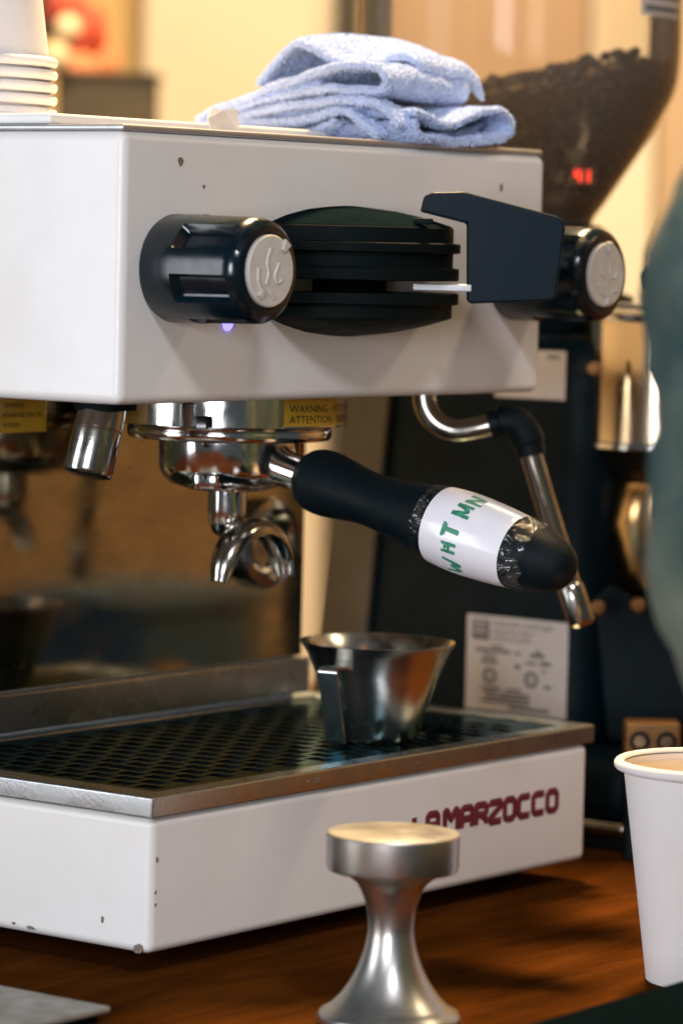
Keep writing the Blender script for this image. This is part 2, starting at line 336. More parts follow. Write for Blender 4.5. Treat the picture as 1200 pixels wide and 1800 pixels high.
# blurred bundle at upper left
def blob(bm, c, r, seed, sc3=(1, 1, 1), rough=0.25):
    res = bmesh.ops.create_icosphere(bm, subdivisions=3, radius=1)
    for v in res['verts']:
        n = v.co.normalized(); k = 1+rough*noise.noise(n*1.7+Vector((seed, 0, 0)))
        v.co = Vector(c)+Vector((n.x*r*sc3[0], n.y*r*sc3[1], n.z*r*sc3[2]))*k
def bgp(px, z, y): return BG @ Vector((bgx(px), y, z))
t = thing('flower_bundle', 'out of focus red and peach bundle with two pale round blooms above a dark crate', 'flowers', bgp(130, 0.2, -1.0))
SC2 = 3.6/4.6
def mid(px, py, dep):   # a spot on the far shelf (distances measured in metres from the viewer)
    q = vd + rr*(px-600)/F_PX - uu*(py-900)/F_PX; return CAM+q*dep
bm = bmesh.new(); blob(bm, mid(118, 15, 3.6), 0.022, 1); blob(bm, mid(150, 55, 3.6), 0.022, 2, (1, 1, 1.3)); fin('red_petals', bm, 'redcloth', t)
bm = bmesh.new(); blob(bm, mid(165, 105, 3.62), 0.026, 3, (1, 1, 1.1)); blob(bm, mid(140, 122, 3.58), 0.018, 5); fin('peach_petals', bm, 'peach', t)
for k, (px, py, r) in enumerate(((120, 50, 0.013), (100, 98, 0.0135))):
    bm = bmesh.new(); blob(bm, mid(px, py, 3.5), r, 7+k, rough=0.1); fin('pale_bloom', bm, 'pale', t)
bm = bmesh.new(); blob(bm, mid(88, 20, 3.7), 0.016, 9, (1, 1, 2)); fin('dark_leaf', bm, 'brownbox', t)
c0 = mid(190, 200, 3.6)
mt = Matrix.Translation(c0) @ BG.to_3x3().to_4x4()
t2 = thing('crate', 'dark brown crate out of focus behind the white cups', 'crate', c0)
bm = bmesh.new(); add_box(bm, (-0.048, -0.05, -0.10), (0.048, 0.05, 0.034), 0.004, mtx=mt); fin('crate_body', bm, 'brownbox', t2)
bm = bmesh.new(); add_box(bm, (-0.052, -0.054, 0.034), (0.052, 0.054, 0.040), 0.002, mtx=mt); fin('rim', bm, 'brownbox', t2)

# ------------------------------------------------------------------ espresso machine
mc = thing('espresso_machine', 'white enamel espresso machine with black knobs and chrome group head', 'espresso machine', (0.18, 0.15, ZC))
W_, H_ = 0.357, 0.1304
ub = box('upper_body', (0, 0, 0), (W_, 0.40, H_), 'white', mc, bev=0.005, seg=4)
tp = box('top_plate', (0.0015, 0.0015, H_), (W_-0.0015, 0.398, H_+0.0030), 'greyplate', mc, bev=0.001)
ct = box('cup_tray', (0.004, 0.05, H_+0.0032), (W_-0.004, 0.394, H_+0.0085), 'whiteplate', mc, bev=0.0015)
for k, (x, z, r, a) in enumerate(((0.0422, 0.1172, 0.0021, 1.1), (0.0603, 0.1054, 0.0010, 1), (0.3137, 0.1118, 0.0014, 1.8)  )):
    patch('paint_chip', (x, 0, z), (1, 0, 0), (0, 0, 1), (0, -1, 0), r, 'chip', ub, k, a)
# column and back panel
col = box('column', (0.006, 0.1575, ZC+0.0114), (0.345, 0.395, -0.0005), 'white', mc, bev=0.003)
bp_ = box('back_panel', (0.004, 0.1545, -0.1592), (0.346, 0.1570, -0.0010), 'mirror', mc, bev=0.0006)
box('ledge', (0.002, 0.1480, -0.1802), (0.346, 0.1568, -0.1598), 'steel', mc, bev=0.0012)
bs = box('warning_sticker', (0.052, 0.1541, -0.0232), (0.1210, 0.1544, -0.0020), 'yellow', bp_)
for k, (s_, x) in enumerate((("process", 0.1035), ("ne, n'ouvrez pas le", 0.1170), ("ection.", 0.1010))):
    text_mesh('sticker_text', s_, 0.0050, lambda a, b, x=x, k=k: Vector((x+a, 0.1539, -0.0098-k*0.0052+b)), 'print', bs, 'RIGHT')
# round chrome dish on the back panel
lathe('round_dish', [(0.0, 0.002), (0.0125, 0.002), (0.0135, 0.0035), (0.0165, 0.0075), (0.0205, 0.0095), (0.0245, 0.0085), (0.0262, 0.0045), (0.0262, 0.0)], 'chromedark', mc, (0.3050, 0.1540, -0.0915), (0, -1, 0), cap=False)
for k, (x, z, r) in enumerate(((0.19, -0.045, .0007), (0.21, -0.06, .0006), (0.2, -0.03, .0006), (0.165, -0.055, .0006), (0.23, -0.04, .0005), (0.145, -0.07, .0006), (0.25, -0.05, .0005), (0.12, -0.05, .0006))):
    patch('coffee_speck', (x, 0.1545, z), (1, 0, 0), (0, 0, 1), (0, -1, 0), r, 'chip', bp_, 30+k)
# tray
TX0, TX1, TY, TYB, Z1, Z2, Z3 = -0.0122, 0.367, -0.0359, 0.395, -0.1829, -0.1932, -0.2586
tb = box('tray_body', (TX0+0.002, TY+0.002, Z3), (TX1-0.003, TYB, Z2-0.0002), 'white', mc, bev=0.0045, seg=4)
GX0, GX1, GY0, GY1 = 0.004, 0.352, -0.0235, 0.147
bm = bmesh.new()
def rect_frame(bm, o, i, z0, z1):
    (a, b, c, d), (e, f_, g, h) = o, i
    vo = [(a, b), (c, b), (c, d), (a, d)]; vi = [(e, f_), (g, f_), (g, h), (e, h)]
    L = {}
    for nm, P_, z in (('ot', vo, z1), ('it', vi, z1), ('ob', vo, z0), ('ib', vi, z0)): L[nm] = [bm.verts.new((x, y, z)) for x, y in P_]
    for k in range(4):
        j = (k+1) % 4
        for p, q in (('ot', 'it'), ('it', 'ib'), ('ib', 'ob'), ('ob', 'ot')): bm.faces.new((L[p][k], L[p][j], L[q][j], L[q][k]))
rect_frame(bm, (TX0, TY, TX1, TYB-0.002), (GX0, GY0, GX1, GY1), Z2, Z1)
bmesh.ops.recalc_face_normals(bm, faces=bm.faces)
bmesh.ops.bevel(bm, geom=[e for e in bm.edges], offset=0.0011, segments=3, profile=0.5, affect='EDGES')
rim = wn(fin('tray_rim', bm, 'steel', mc, ang=60))
box('tray_floor', (GX0-0.001, GY0-0.001, Z2-0.0001), (GX1+0.001, GY1+0.001, Z2+0.0003), 'dark', rim)  # shallow floor coloured with the shade of a deeper tray
# perforated grid: staggered rectangular slots
bm = bmesh.new(); zt = Z1-0.0008
xs0, py_, px_, hx, hy = GX0+0.0005, 0.0172, 0.0134, 0.0098, 0.0132
def q(x0, x1, y0, y1):
    vs4 = [bm.verts.new(p) for p in ((x0, y0, zt), (x1, y0, zt), (x1, y1, zt), (x0, y1, zt))]; bm.faces.new(vs4)
xa, xb, ya, yb = GX0+0.0003, GX1-0.0003, GY0+0.0003, GY1-0.0003
mx0 = 0.008; rows = int((xb-xa-2*mx0)/px_); x = xa
cur = xa+mx0
q(xa, cur, ya, yb)
for r_ in range(rows):
    y = ya+0.007+(py_/2 if r_ % 2 else 0); q(cur, cur+hx, ya, y); k = 0
    while y+hy < yb-0.006:
        wide = (r_ == 3 and k == 2)
        span = hy+py_ if wide else hy
        if y+span > yb-0.004: break
        y2 = y+span
        nxt = y2+(py_-hy)
        if nxt+hy >= yb-0.006: q(cur, cur+hx, y2, yb); y = yb; break
        q(cur, cur+hx, y2, nxt); y = nxt; k += 1
    if y < yb: q(cur, cur+hx, y, yb)
    cur += hx
    nx = cur+(px_-hx) if r_ < rows-1 else xb
    q(cur, nx, ya, yb); cur = nx
me = bpy.data.meshes.new('grid'); bm.to_mesh(me); bm.free()
gr = link('grid', me, 'grid', mc); sm = gr.modifiers.new('s', 'SOLIDIFY'); sm.thickness = 0.0009; sm.offset = -1
# feet
for x, y in ((0.05, 0.03), (0.333, 0.012), (0.035, 0.36), (0.338, 0.36)):
    lathe('foot', [(0.014, 0), (0.0155, 0.003), (0.0155, 0.012)], 'rubber', mc, (x, y, ZC), seg=32)
# paint chips on tray
for k, (c, n_, r, a) in enumerate((((TX0+0.0020, -0.0275, -0.2562), (-1, 0, 0), 0.0036, 0.7), ((TX0+0.002, 0.0409, -0.2553), (-1, 0, 0), 0.0028, 0.4), ((TX0+0.002, 0.052, -0.2545), (-1, 0, 0), 0.0012, 0.6),
        ((TX0+0.002, -0.005, -0.2450), (-1, 0, 0), 0.0009, 2.0))):
    patch('paint_chip', c, (0, 1, 0), (0, 0, 1), n_, r, 'chip', tb, 60+k, a)
for k, (x, z, r) in enumerate(((-0.0055, -0.2135, 0.0009), (-0.0062, -0.229, 0.0006), (-0.006, -0.235, 0.0006))):
    patch('paint_chip', (x, TY+0.002, z), (1, 0, 0), (0, 0, 1), (0, -1, 0), r, 'chip', tb, 70+k, 1.8)
for k, (x, r) in enumerate(((0.115, 0.0022), (0.108, 0.0010), (0.20, 0.0006))):
    patch('stain', (x, TY, -0.1878), (1, 0, 0), (0, 0, 1), (0, -1, 0), r, 'chip', rim, 80+k, 0.8)
# maker's lettering
GL = {
 'L': ["XX.", "XX.", "XX.", "XX.", "XX.", "XX.", "XX.", "XX."],
 'A': [".XXXX.", "XXXXXX", "XX..XX", "XX..XX", "XXXXXX", "XXXXXX", "XX..XX", "XX..XX"],
 'A_': [".XXXX.", "XXXXXX", "XX..XX", "XX..XX", "XXXXXX", "XXXXXX", "XX..XX", "XX..XX"],
 'M': ["XX...XX.", "XXX.XXXX", "XXXXXXXX", "XX.X..XX", "XX....XX", "XX....XX", "XX....XX", "XX....XX"],
 'R': ["XXXXX.", "XXXXXX", "XX..XX", "XXXXXX", "XXXXX.", "XX.XX.", "XX..XX", "XX..XX"],
 'Z': ["XXXXXX", "XXXXXX", "...XXX", "..XXX.", ".XXX..", "XXX...", "XXXXXX", "XXXXXX"],
 'O': [".XXXX.", "XXXXXX", "XX..XX", "XX..XX", "XX..XX", "XX..XX", "XXXXXX", ".XXXX."],
 'C': [".XXXXX", "XXXXXX", "XX....", "XX....", "XX....", "XX....", "XXXXXX", ".XXXXX"]}
STR = {
 'L': [[(0, 6), (0, 0), (3.4, 0)]], 'A': [[(0, 0), (0, 5.2), (0.8, 6), (3.2, 6), (4, 5.2), (4, 0)], [(0, 2.6), (4, 2.6)]],
 'M': [[(0, 0), (0, 6), (0.9, 6), (2.5, 3.2), (4.1, 6), (5, 6), (5, 0)]], 'R': [[(0, 0), (0, 6), (3.2, 6), (4, 5.2), (4, 3.8), (3.2, 3.0), (0, 3.0)], [(1.8, 3.0), (4, 1.2), (4, 0)]],
 'Z': [[(0, 4.9), (0, 6), (4, 6), (4, 4.6), (0, 1.4), (0, 0), (4, 0)]], 'O': [[(0.9, 0), (0, 0.9), (0, 5.1), (0.9, 6), (3.1, 6), (4, 5.1), (4, 0.9), (3.1, 0), (0.9, 0)]],
 'C': [[(4.2, 6), (0.9, 6), (0, 5.1), (0, 0.9), (0.9, 0), (4.2, 0)]]}
lx, ux, uz, zb_ = 0.2010, 0.00232, 0.00172, -0.2270
def letter_strokes(strokes, x0):
    bm = bmesh.new()
    for k, st in enumerate(strokes):
        pts = []
        for (a, b), (c, d) in zip(st, st[1:]):
            for q_ in range(6): pts.append((a+(c-a)*q_/6, b+(d-b)*q_/6))
        pts.append(st[-1]); ring = []
        add_tube(bm, [(x0+a*ux, 0, zb_+b*uz) for a, b in pts], 0.00210, seg=12)
    for v in bm.verts: v.co.y = TY+0.0019+v.co.y*0.28
    return fin('letter', bm, 'logo', tb)
for ch in "LA MARZOCCO":
    if ch == ' ': letter_strokes([[(-1.2, -0.15), (0.9, -0.15)]], lx); lx += ux*0.9; continue
    letter_strokes(STR[ch], lx); lx += ux*(max(p[0] for st in STR[ch] for p in st)+1.72)
# knobs
def knob(x, z, rot):
    yk = 0.0
    def rf(t, zz):
        if zz < 0.0195: return 1.0
        u = ((t+R(8)) % (math.pi/3))/(math.pi/3); d = abs(u-0.5)*2    # 6 flutes
        k = 1-min(1, max(0, (0.52-d)/0.10)) if d < 0.52 else 1.0
        depth = 0.17*min(1, (zz-0.0195)/0.002) * (1 if zz < 0.050 else max(0, 1-(zz-0.050)/0.003))
        return 1-depth*(1-k)
    prof = [(0.0255, 0.0), (0.0262, 0.0015), (0.0262, 0.019), (0.0262, 0.0215), (0.0260, 0.035), (0.0258, 0.050), (0.0255, 0.0528), (0.0240, 0.0562), (0.0215, 0.0582), (0.0182, 0.0588), (0.0178, 0.0578), (0.0, 0.0578)]
    kb = lathe('control_knob', prof, 'black', mc, (x, 0, z), (0, -1, 0), seg=144, rfun=rf, ang=28)
    cp = lathe('knob_cap', [(0.0172, 0.0), (0.0172, 0.0022), (0.0166, 0.0028), (0.0, 0.0031)], 'cap', kb, (x, -0.0575, z), (0, -1, 0), seg=64)
    F = Matrix.Rotation(rot, 3, 'Y'); c = Vector((x, -0.0605, z))
    for sgn in (1, -1):
        d = F @ Vector((0, 0, sgn)); s_ = F @ Vector((1, 0, 0)); bm = bmesh.new()
        if sgn == 1: P3 = [d*0.0178+s_*0.0023, d*0.0178-s_*0.0023, d*0.0125-s_*0.0009, d*0.0125+s_*0.0009]
        else: P3 = [d*0.0160+s_*0.0014, d*0.0160-s_*0.0014, d*0.0125-s_*0.0008, d*0.0125+s_*0.0008]
        lo = [bm.verts.new(c+p) for p in P3]; hi = [bm.verts.new(c+p*0.97+Vector((0, -0.0018, 0))) for p in P3]
        bm.faces.new(lo); bm.faces.new(hi)
        for i in range(4): bm.faces.new((lo[i], lo[(i+1) % 4], hi[(i+1) % 4], hi[i]))
        fin('pointer', bm, 'cap', kb, smooth=False)
    for pts in (((-6, 6), (-4.5, 1), (-1, -2), (0.5, -6)), ((1.5, 5), (2.5, 0), (5.5, -1.5), (7, 1)), ((-7, -4), (-4, -8), (1, -9.5)), ((4, -7), (8, -7))):
        P3 = spline([c+F @ Vector((a*0.00125, 0, b*0.00125)) for a, b in pts], 5)
        tube('emblem', P3, 0.00085, 'cap', kb, seg=8)
    return kb
knob(0.0385, 0.0655, R(38)); knob(0.3285, 0.0660, R(0))
# brew drum with lever and paddle
AX = Vector((0.1785, -0.0075, 0)); DRC = Vector((0.1785, 0.0200, 0))
prof = [(0, 0.0310), (0.020, 0.0318), (0.040, 0.0342), (0.056, 0.0378), (0.0685, 0.0416), (0.0698, 0.0424), (0.0698, 0.0488), (0.0724, 0.0491), (0.0730, 0.0496), (0.0730, 0.0545), (0.0724, 0.0550), (0.036, 0.0552),
        (0.036, 0.0612), (0.0724, 0.0613), (0.0730, 0.0618), (0.0730, 0.0672), (0.0724, 0.0677), (0.0698, 0.0680), (0.0698, 0.0752), (0.0729, 0.0755), (0.0735, 0.0760), (0.0735, 0.0800), (0.0729, 0.0805),
        (0.0698, 0.0808), (0.0698, 0.0880), (0.0692, 0.0888)]
dr = lathe('brew_drum', prof, 'blackmatte', mc, DRC, seg=128, ang=25)
prof = [(0.0692, 0.0889), (0.0680, 0.0895), (0.056, 0.0932), (0.040, 0.0965), (0.020, 0.0988), (0, 0.0995)]
dm = lathe('drum_dome', prof, 'greydome', mc, DRC, seg=128, cap=False)
e_ = Vector((0.605, -0.796, 0)); n_ = Vector((0.796, 0.605, 0))
for s_, z_ in ((-0.0110, 0.0932), (0.0310, 0.0915)):
    c = AX - n_*0.027 + e_*s_ + Vector((0, 0, z_)); F = frame_from((0, 0, 1), e_)
    mtx = Matrix.Translation(c) @ F.to_4x4()
    bm = bmesh.new(); add_box(bm, (-0.0050, -0.0025, -0.0015), (0.0050, 0.0025, 0.0016), 0.0006, mtx=mtx); fin('dome_clip', bm, 'blackmatte', dm)
mtx = Matrix.Translation(AX) @ frame_from((0, 0, 1), e_).to_4x4()
box('lever_bar', (0.027, -0.006, 0.0564), (0.0570, 0.006, 0.0600), 'greyplate', mc, bev=0.0004, mtx=mtx)
poly = [(0.0299, 0.0966), (0.0317, 0.1045), (0.0361, 0.1066), (0.0520, 0.1073), (0.1000, 0.0958), (0.1030, 0.0940), (0.1040, 0.0902), (0.1004, 0.0547), (0.0975, 0.0526), (0.0567, 0.0502), (0.0549, 0.0519), (0.0539, 0.0911)]
prism('paddle', poly, AX, e_, (0, 0, 1), 0.0115, 'paddle', mc, bev=0.0013, seg=3)
# indicator light
lathe('indicator_light', [(0.0034, 0), (0.0034, 0.0008), (0.0022, 0.0022), (0, 0.0026)], 'blueled', mc, (0.0805, 0, 0.0385), (0, -1, 0), seg=24)
# group head
GC = Vector((0.1785, 0.0765, 0))
lathe('group_body', [(0.060, -0.0165), (0.0615, -0.0158), (0.0615, 0.0008)], 'chrome', mc, GC, seg=96)
lathe('group_flange', [(0.050, -0.0245), (0.0530, -0.0240), (0.0540, -0.0222), (0.0540, -0.0190), (0.0528, -0.0172), (0.0490, -0.0160), (0.0490, -0.0150)], 'chrome', mc, GC, seg=96)
def onring(r, th, z): return GC + Vector((r*math.cos(th), r*math.sin(th), z))
th0 = math.atan2(-0.90, 0.18)   # sticker centre faces the front of the machine
bm = bmesh.new(); rs = 0.0618; n = 24; h = 0.62
a_ = [bm.verts.new(onring(rs, th0-h+2*h*i/n, -0.0150)) for i in range(n+1)]; b_ = [bm.verts.new(onring(rs, th0-h+2*h*i/n, 0.0)) for i in range(n+1)]
for i in range(n): bm.faces.new((a_[i], a_[i+1], b_[i+1], b_[i]))
gs = fin('hot_sticker', bm, 'yellow', mc)
for k, s_ in enumerate(("WARNING - HOT SURFACE", "ATTENTION - SURFACE CHAUDE")):
    text_mesh('sticker_text', s_, 0.0056, lambda a, b, k=k: onring(rs+0.0003, th0-h+0.05+a/rs, -0.0078-k*0.0056+b), 'print', gs, 'LEFT')
lathe('hex_bolt', [(0.0048, 0), (0.0048, 0.005), (0.004, 0.006)], 'black', mc, (0.1215, 0.0480, -0.0160), (0, 0, 1), seg=6)
# water tap
ax_ = Vector((0.30, -0.02, 1)).normalized(); o_ = Vector((0.047, 0.060, -0.0385))
lathe('water_tap', [(0.0092, 0.0), (0.0118, 0.0008), (0.0124, 0.0022), (0.0122, 0.0225), (0.0119, 0.0230), (0.0119, 0.0236), (0.0122, 0.0241), (0.0118, 0.034), (0.0105, 0.042), (0.0085, 0.050)], 'chromedark', mc, o_, ax_, seg=64, ang=30)
lathe('tap_socket', [(0.016, -0.006), (0.016, 0.001)], 'blackmatte', mc, (0.0605, 0.060, 0), (0, 0, 1), seg=32)
# steam wand
wa = spline([(0.3150, 0.0488, 0.004), (0.3152, 0.0482, -0.008), (0.3180, 0.0429, -0.0175), (0.3225, 0.0330, -0.0222), (0.3275, 0.0215, -0.0205), (0.3320, 0.0120, -0.0175)], 8)
tube('wand_pipe', wa, 0.0062, 'chromedark', mc)
wj = spline([(0.3305, 0.0150, -0.0182), (0.3345, 0.0082, -0.0160), (0.3390, 0.0020, -0.0178), (0.3418, -0.0020, -0.0250), (0.3432, -0.0043, -0.0345)], 8)
tube('wand_grip', wj, [0.0078]*6+[0.0092]*(len(wj)-12)+[0.0082]*6, 'rubber', mc)
tube('wand_stem', spline([(0.3430, -0.0040, -0.0330), (0.3495, -0.0140, -0.0690), (0.3560, -0.0245, -0.1070)], 8), 0.0062, 'chromedark', mc)
tube('wand_tip', [(0.3556, -0.0239, -0.1050), (0.3560, -0.0246, -0.1075), (0.3594, -0.0301, -0.1260), (0.3597, -0.0306, -0.1278)], [0.0064, 0.0075, 0.0075, 0.0060], 'chromedark', mc)

# ------------------------------------------------------------------ portafilter
pf = thing('portafilter', 'chrome portafilter with black handle wrapped in a handwritten white label', 'portafilter', GC+Vector((0, 0, -0.05)))
lathe('basket_cup', [(0.020, -0.0515), (0.0310, -0.0480), (0.0350, -0.0440), (0.0368, -0.0400), (0.0372, -0.0250), (0.0372, -0.0246)], 'chrome', pf, GC, seg=96)
for a in (200, 20):
    th = R(a); c = onring(0.031, th, -0.0445)
    bm = bmesh.new(); add_box(bm, (-0.009, -0.0065, -0.0055), (0.006, 0.0065, 0.004), 0.002, mtx=Matrix.Translation(c) @ Matrix.Rotation(th, 4, 'Z')); fin('ear', bm, 'chrome', pf)
lathe('spout_stem', [(0.0045, -0.0765), (0.0075, -0.0745), (0.0098, -0.0690), (0.0105, -0.0620), (0.0105, -0.0520), (0.0115, -0.0515), (0.0115, -0.0495)], 'chrome', pf, GC, seg=48)
# double spout: an open trough arching to two tips
SPc = GC+Vector((0.004, -0.0150, 0))
cl = spline([(-0.0270, 0.0, -0.0985), (-0.0235, 0.0, -0.0880), (-0.0150, 0.0, -0.0785), (0.0, 0.0, -0.0738), (0.0150, 0.0, -0.0785), (0.0235, 0.0, -0.0880), (0.0270, 0.0, -0.0985)], 8)
bm = bmesh.new(); rg = []
for i, p in enumerate(cl):
    tq = (cl[min(i+1, len(cl)-1)]-cl[max(i-1, 0)]).normalized(); side = Vector((0, 1, 0)); nn = tq.cross(side)
    if nn.z < 0 and abs(nn.z) > 1e-6: nn = -nn
    u_ = abs(i/(len(cl)-1)-0.5)*2; wd_ = 0.0098*(1-0.42*u_**2)
    ring = []
    for k in range(13):     # outer half round, trough open underneath
        a = math.pi*k/12; ring.append(bm.verts.new(SPc+p+side*wd_*math.cos(a)+nn*wd_*0.85*math.sin(a)))
    for k in range(13):
        a = math.pi*(12-k)/12; ring.append(bm.verts.new(SPc+p+side*(wd_-0.0018)*math.cos(a)+nn*(wd_-0.0018)*0.85*math.sin(a)))
    rg.append(ring)
for A, B in zip(rg, rg[1:]):
    for i in range(26): bm.faces.new((A[i], A[(i+1) % 26], B[(i+1) % 26], B[i]))
bm.faces.new(rg[0]); bm.faces.new(rg[-1])
fin('double_spout', bm, 'chromedark', pf)
# neck and handle
HA = Vector((0.1785, 0.0237, -0.0418)); HB = Vector((0.1785, -0.1420, -0.0790)); hax = (HB-HA).normalized()
tube('neck', [GC+Vector((0, -0.030, -0.0345)), HA-hax*0.016, HA+hax*0.006], [0.0112, 0.0098, 0.0092], 'chrome', pf, seg=32)
HN = Vector((1, 0, 0)).cross(hax); HN = HN if HN.z > 0 else -HN
prof = [(0.0, -0.002), (0.0095, -0.002), (0.0130, 0.0000), (0.0158, 0.0040), (0.0170, 0.0100), (0.0168, 0.0180), (0.0152, 0.0290), (0.0140, 0.0400), (0.0144, 0.0520), (0.0165, 0.0680), (0.0188, 0.0820), (0.0202, 0.0960), (0.0205, 0.1080),
        (0.0198, 0.1220), (0.0185, 0.1360), (0.0168, 0.1480), (0.0140, 0.1585), (0.0105, 0.1655), (0.0055, 0.1692), (0, 0.1700)]
pp = spline([(a, b, 0) for a, b in prof], 4)
prof_s = [(max(0, p.x), p.y) for p in pp]
hd = lathe('handle', prof_s, 'rubber', pf, HA, hax, seg=64)
def hr(t):
    for (r0, t0), (r1, t1) in zip(prof_s, prof_s[1:]):
        if t0 <= t <= t1: return r0+(r1-r0)*(t-t0)/max(1e-9, t1-t0)
    return 0.01
def onh(ph, t, off): return HA+hax*t+(Vector((1, 0, 0))*math.cos(ph)+HN*math.sin(ph))*(hr(t)+off)
def wrap(name, t0, t1, p0, p1, off, m, parent, nu=24, nv=60, jag=0.0):
    bm = bmesh.new(); G = []
    for i in range(nu+1):
        row = []
        for j in range(nv+1):
            ph = p0+(p1-p0)*j/nv
            ta = t0+jag*noise.noise(Vector((ph*3, 1, 0))); tz = t1+jag*noise.noise(Vector((ph*3, 9, 0)))
            row.append(bm.verts.new(onh(ph, ta+(tz-ta)*i/nu, off)))
        G.append(row)
    for i in range(nu):
        for j in range(nv): bm.faces.new((G[i][j], G[i+1][j], G[i+1][j+1], G[i][j+1]))
    return fin(name, bm, m, parent)
T0, T1 = 0.0895, 0.1375
lb = wrap('paper_label', T0, T1, R(20), R(300), 0.00035, 'label', hd)
wrap('clear_tape', 0.0825, 0.0893, R(0), R(360), 0.0008, 'tape', hd, nu=10, nv=120, jag=0.0012)
wrap('clear_tape', 0.1377, 0.1500, R(0), R(360), 0.0008, 'tape', hd, nu=14, nv=120, jag=0.0020)
def stroke(pts, wdt, ph0, tc_, rot=0):
    # pts in letter units: x runs round the handle (towards the top), y towards the cup
    P2 = spline([(a, b, 0) for a, b in pts], 6); bm = bmesh.new(); L = []
    for i, p in enumerate(P2):
        d = (P2[min(i+1, len(P2)-1)]-P2[max(i-1, 0)]).normalized(); nr = Vector((-d.y, d.x, 0))
        wv = wdt*(0.85+0.3*noise.noise(Vector((i*0.7, ph0*5, tc_*50))))
        row = []
        for s_ in (-1, 0, 1):
            a = p+nr*wv*s_; row.append(bm.verts.new(onh(ph0-a.x/0.0205, tc_-a.y, 0.00062)))
        L.append(row)
    for A, B in zip(L, L[1:]):
        for k in range(2): bm.faces.new((A[k], A[k+1], B[k+1], B[k]))
    return bm
mm = 0.001
def letter(ph, t, strokes, wdt=0.0010):
    me_all = bmesh.new()
    for s_ in strokes:
        b = stroke([(x*mm, y*mm) for x, y in s_], wdt, R(ph), t); tmp = bpy.data.meshes.new('t'); b.to_mesh(tmp); b.free(); me_all.from_mesh(tmp); bpy.data.meshes.remove(tmp)
    fin('marker_letter', me_all, 'ink', lb)
letter(222, 0.1105, [[(-5, 4.5), (-3.2, -3), (-2.2, -4), (-0.2, 0.5), (0.6, -3.5), (1.5, -4), (3.6, 5.5)]])
letter(194, 0.1085, [[(-2.2, 4), (-1.8, -4.5)], [(2.0, 4.2), (2.0, -4.8)], [(-1.9, -0.5), (2, -0.3)], [(-1.0, 1.8), (1.2, 1.6)]], 0.0010)
letter(170, 0.1080, [[(-3.6, 4.4), (3.6, 4.0)], [(-2.8, 3.4), (2.9, 3.2)], [(0.1, 4), (-0.2, -5.5)], [(0.6, 3), (0.4, -5.3)]], 0.0010)
letter(137, 0.1095, [[(-3, -5.5), (-2.8, 5)], [(-2.6, 4.8), (0, -3.5), (2.6, 4.5)], [(2.8, 4.5), (3, -5)]], 0.0011)
letter(112, 0.1115, [[(-2.8, -5), (-2.4, 4.8)], [(-2.0, 4), (2.4, -4)], [(2.6, -4.5), (3, 5)]], 0.0011)

# ------------------------------------------------------------------ shot pitcher on the grid
pc = thing('shot_pitcher', 'small conical stainless steel shot pitcher standing on the drip grid', 'pitcher', (0.2313, 0.0165, Z1))
PO = Vector((0.2325, 0.0155, Z1-0.0004))
outer = [(0.0, 0.0), (0.0205, 0.0), (0.0220, 0.0008), (0.0228, 0.0030), (0.0330, 0.0350), (0.0375, 0.0460), (0.0405, 0.0505), (0.0418, 0.0520)]
inner = [(0.0412, 0.0524), (0.0398, 0.0508), (0.0368, 0.0462), (0.0322, 0.0350), (0.0222, 0.0035), (0.0, 0.0022)]
lathe('pitcher_bowl', outer+inner, 'pitcher', pc, PO, seg=96, ang=50)
hdir = Vector((-0.99, -0.10, 0)).normalized(); hs = Vector((-hdir.y, hdir.x, 0))
def strip(name, path, wdt, th, m, parent):
    bm = bmesh.new(); P2 = spline([(a, b, 0) for a, b in path], 6); L = []
    for i, p in enumerate(P2):
        d = (P2[min(i+1, len(P2)-1)]-P2[max(i-1, 0)]).normalized(); nr = Vector((-d.y, d.x, 0)); row = []
        for s_, t_ in ((-1, -1), (1, -1), (1, 1), (-1, 1)):
            a = p+nr*th/2*t_; row.append(bm.verts.new(PO+hdir*a.x+Vector((0, 0, a.y))+hs*wdt/2*s_))
        L.append(row)
    for A, B in zip(L, L[1:]):
        for k in range(4): bm.faces.new((A[k], A[(k+1) % 4], B[(k+1) % 4], B[k]))
    bm.faces.new(L[0]); bm.faces.new(L[-1]); return fin(name, bm, m, parent)
strip('strap_handle', [(0.0345, 0.0400), (0.0400, 0.0418), (0.0475, 0.0420), (0.0500, 0.0405), (0.0495, 0.0370), (0.0450, 0.0200), (0.0402, 0.0020)], 0.0112, 0.0012, 'pitcher', pc)

# ------------------------------------------------------------------ tamper
tm = thing('tamper', 'polished aluminium tamper standing on the counter in front of the machine', 'tamper', (-0.008, -0.1735, ZC))
TO = Vector((-0.0115, -0.1762, ZC)); TZ = 0.925
prof = [(0.0, 0.0), (0.0305, 0.0), (0.0318, 0.0012), (0.0322, 0.0040), (0.0312, 0.0065), (0.0270, 0.0090), (0.0215, 0.0155), (0.0165, 0.0240), (0.0128, 0.0335), (0.0108, 0.0420), (0.0102, 0.0480), (0.0108, 0.0550), (0.0125, 0.0620), (0.0155, 0.0690), (0.0200, 0.0730), (0.0262, 0.0762)]
pp = spline([(a, b, 0) for a, b in prof[5:]], 4); prof = [(a, b*TZ) for a, b in prof[:5]+[(p.x, p.y) for p in pp]]
lathe('handle', prof, 'tamper', tm, TO, seg=96)
lathe('disc', [(a, b*TZ) for a, b in [(0.0262, 0.0758), (0.0285, 0.0760), (0.0294, 0.0768), (0.0297, 0.0780), (0.0298, 0.0934), (0.0294, 0.0942), (0.0285, 0.0944), (0.0, 0.0945)]], 'tamper', tm, TO, seg=96, ang=18)

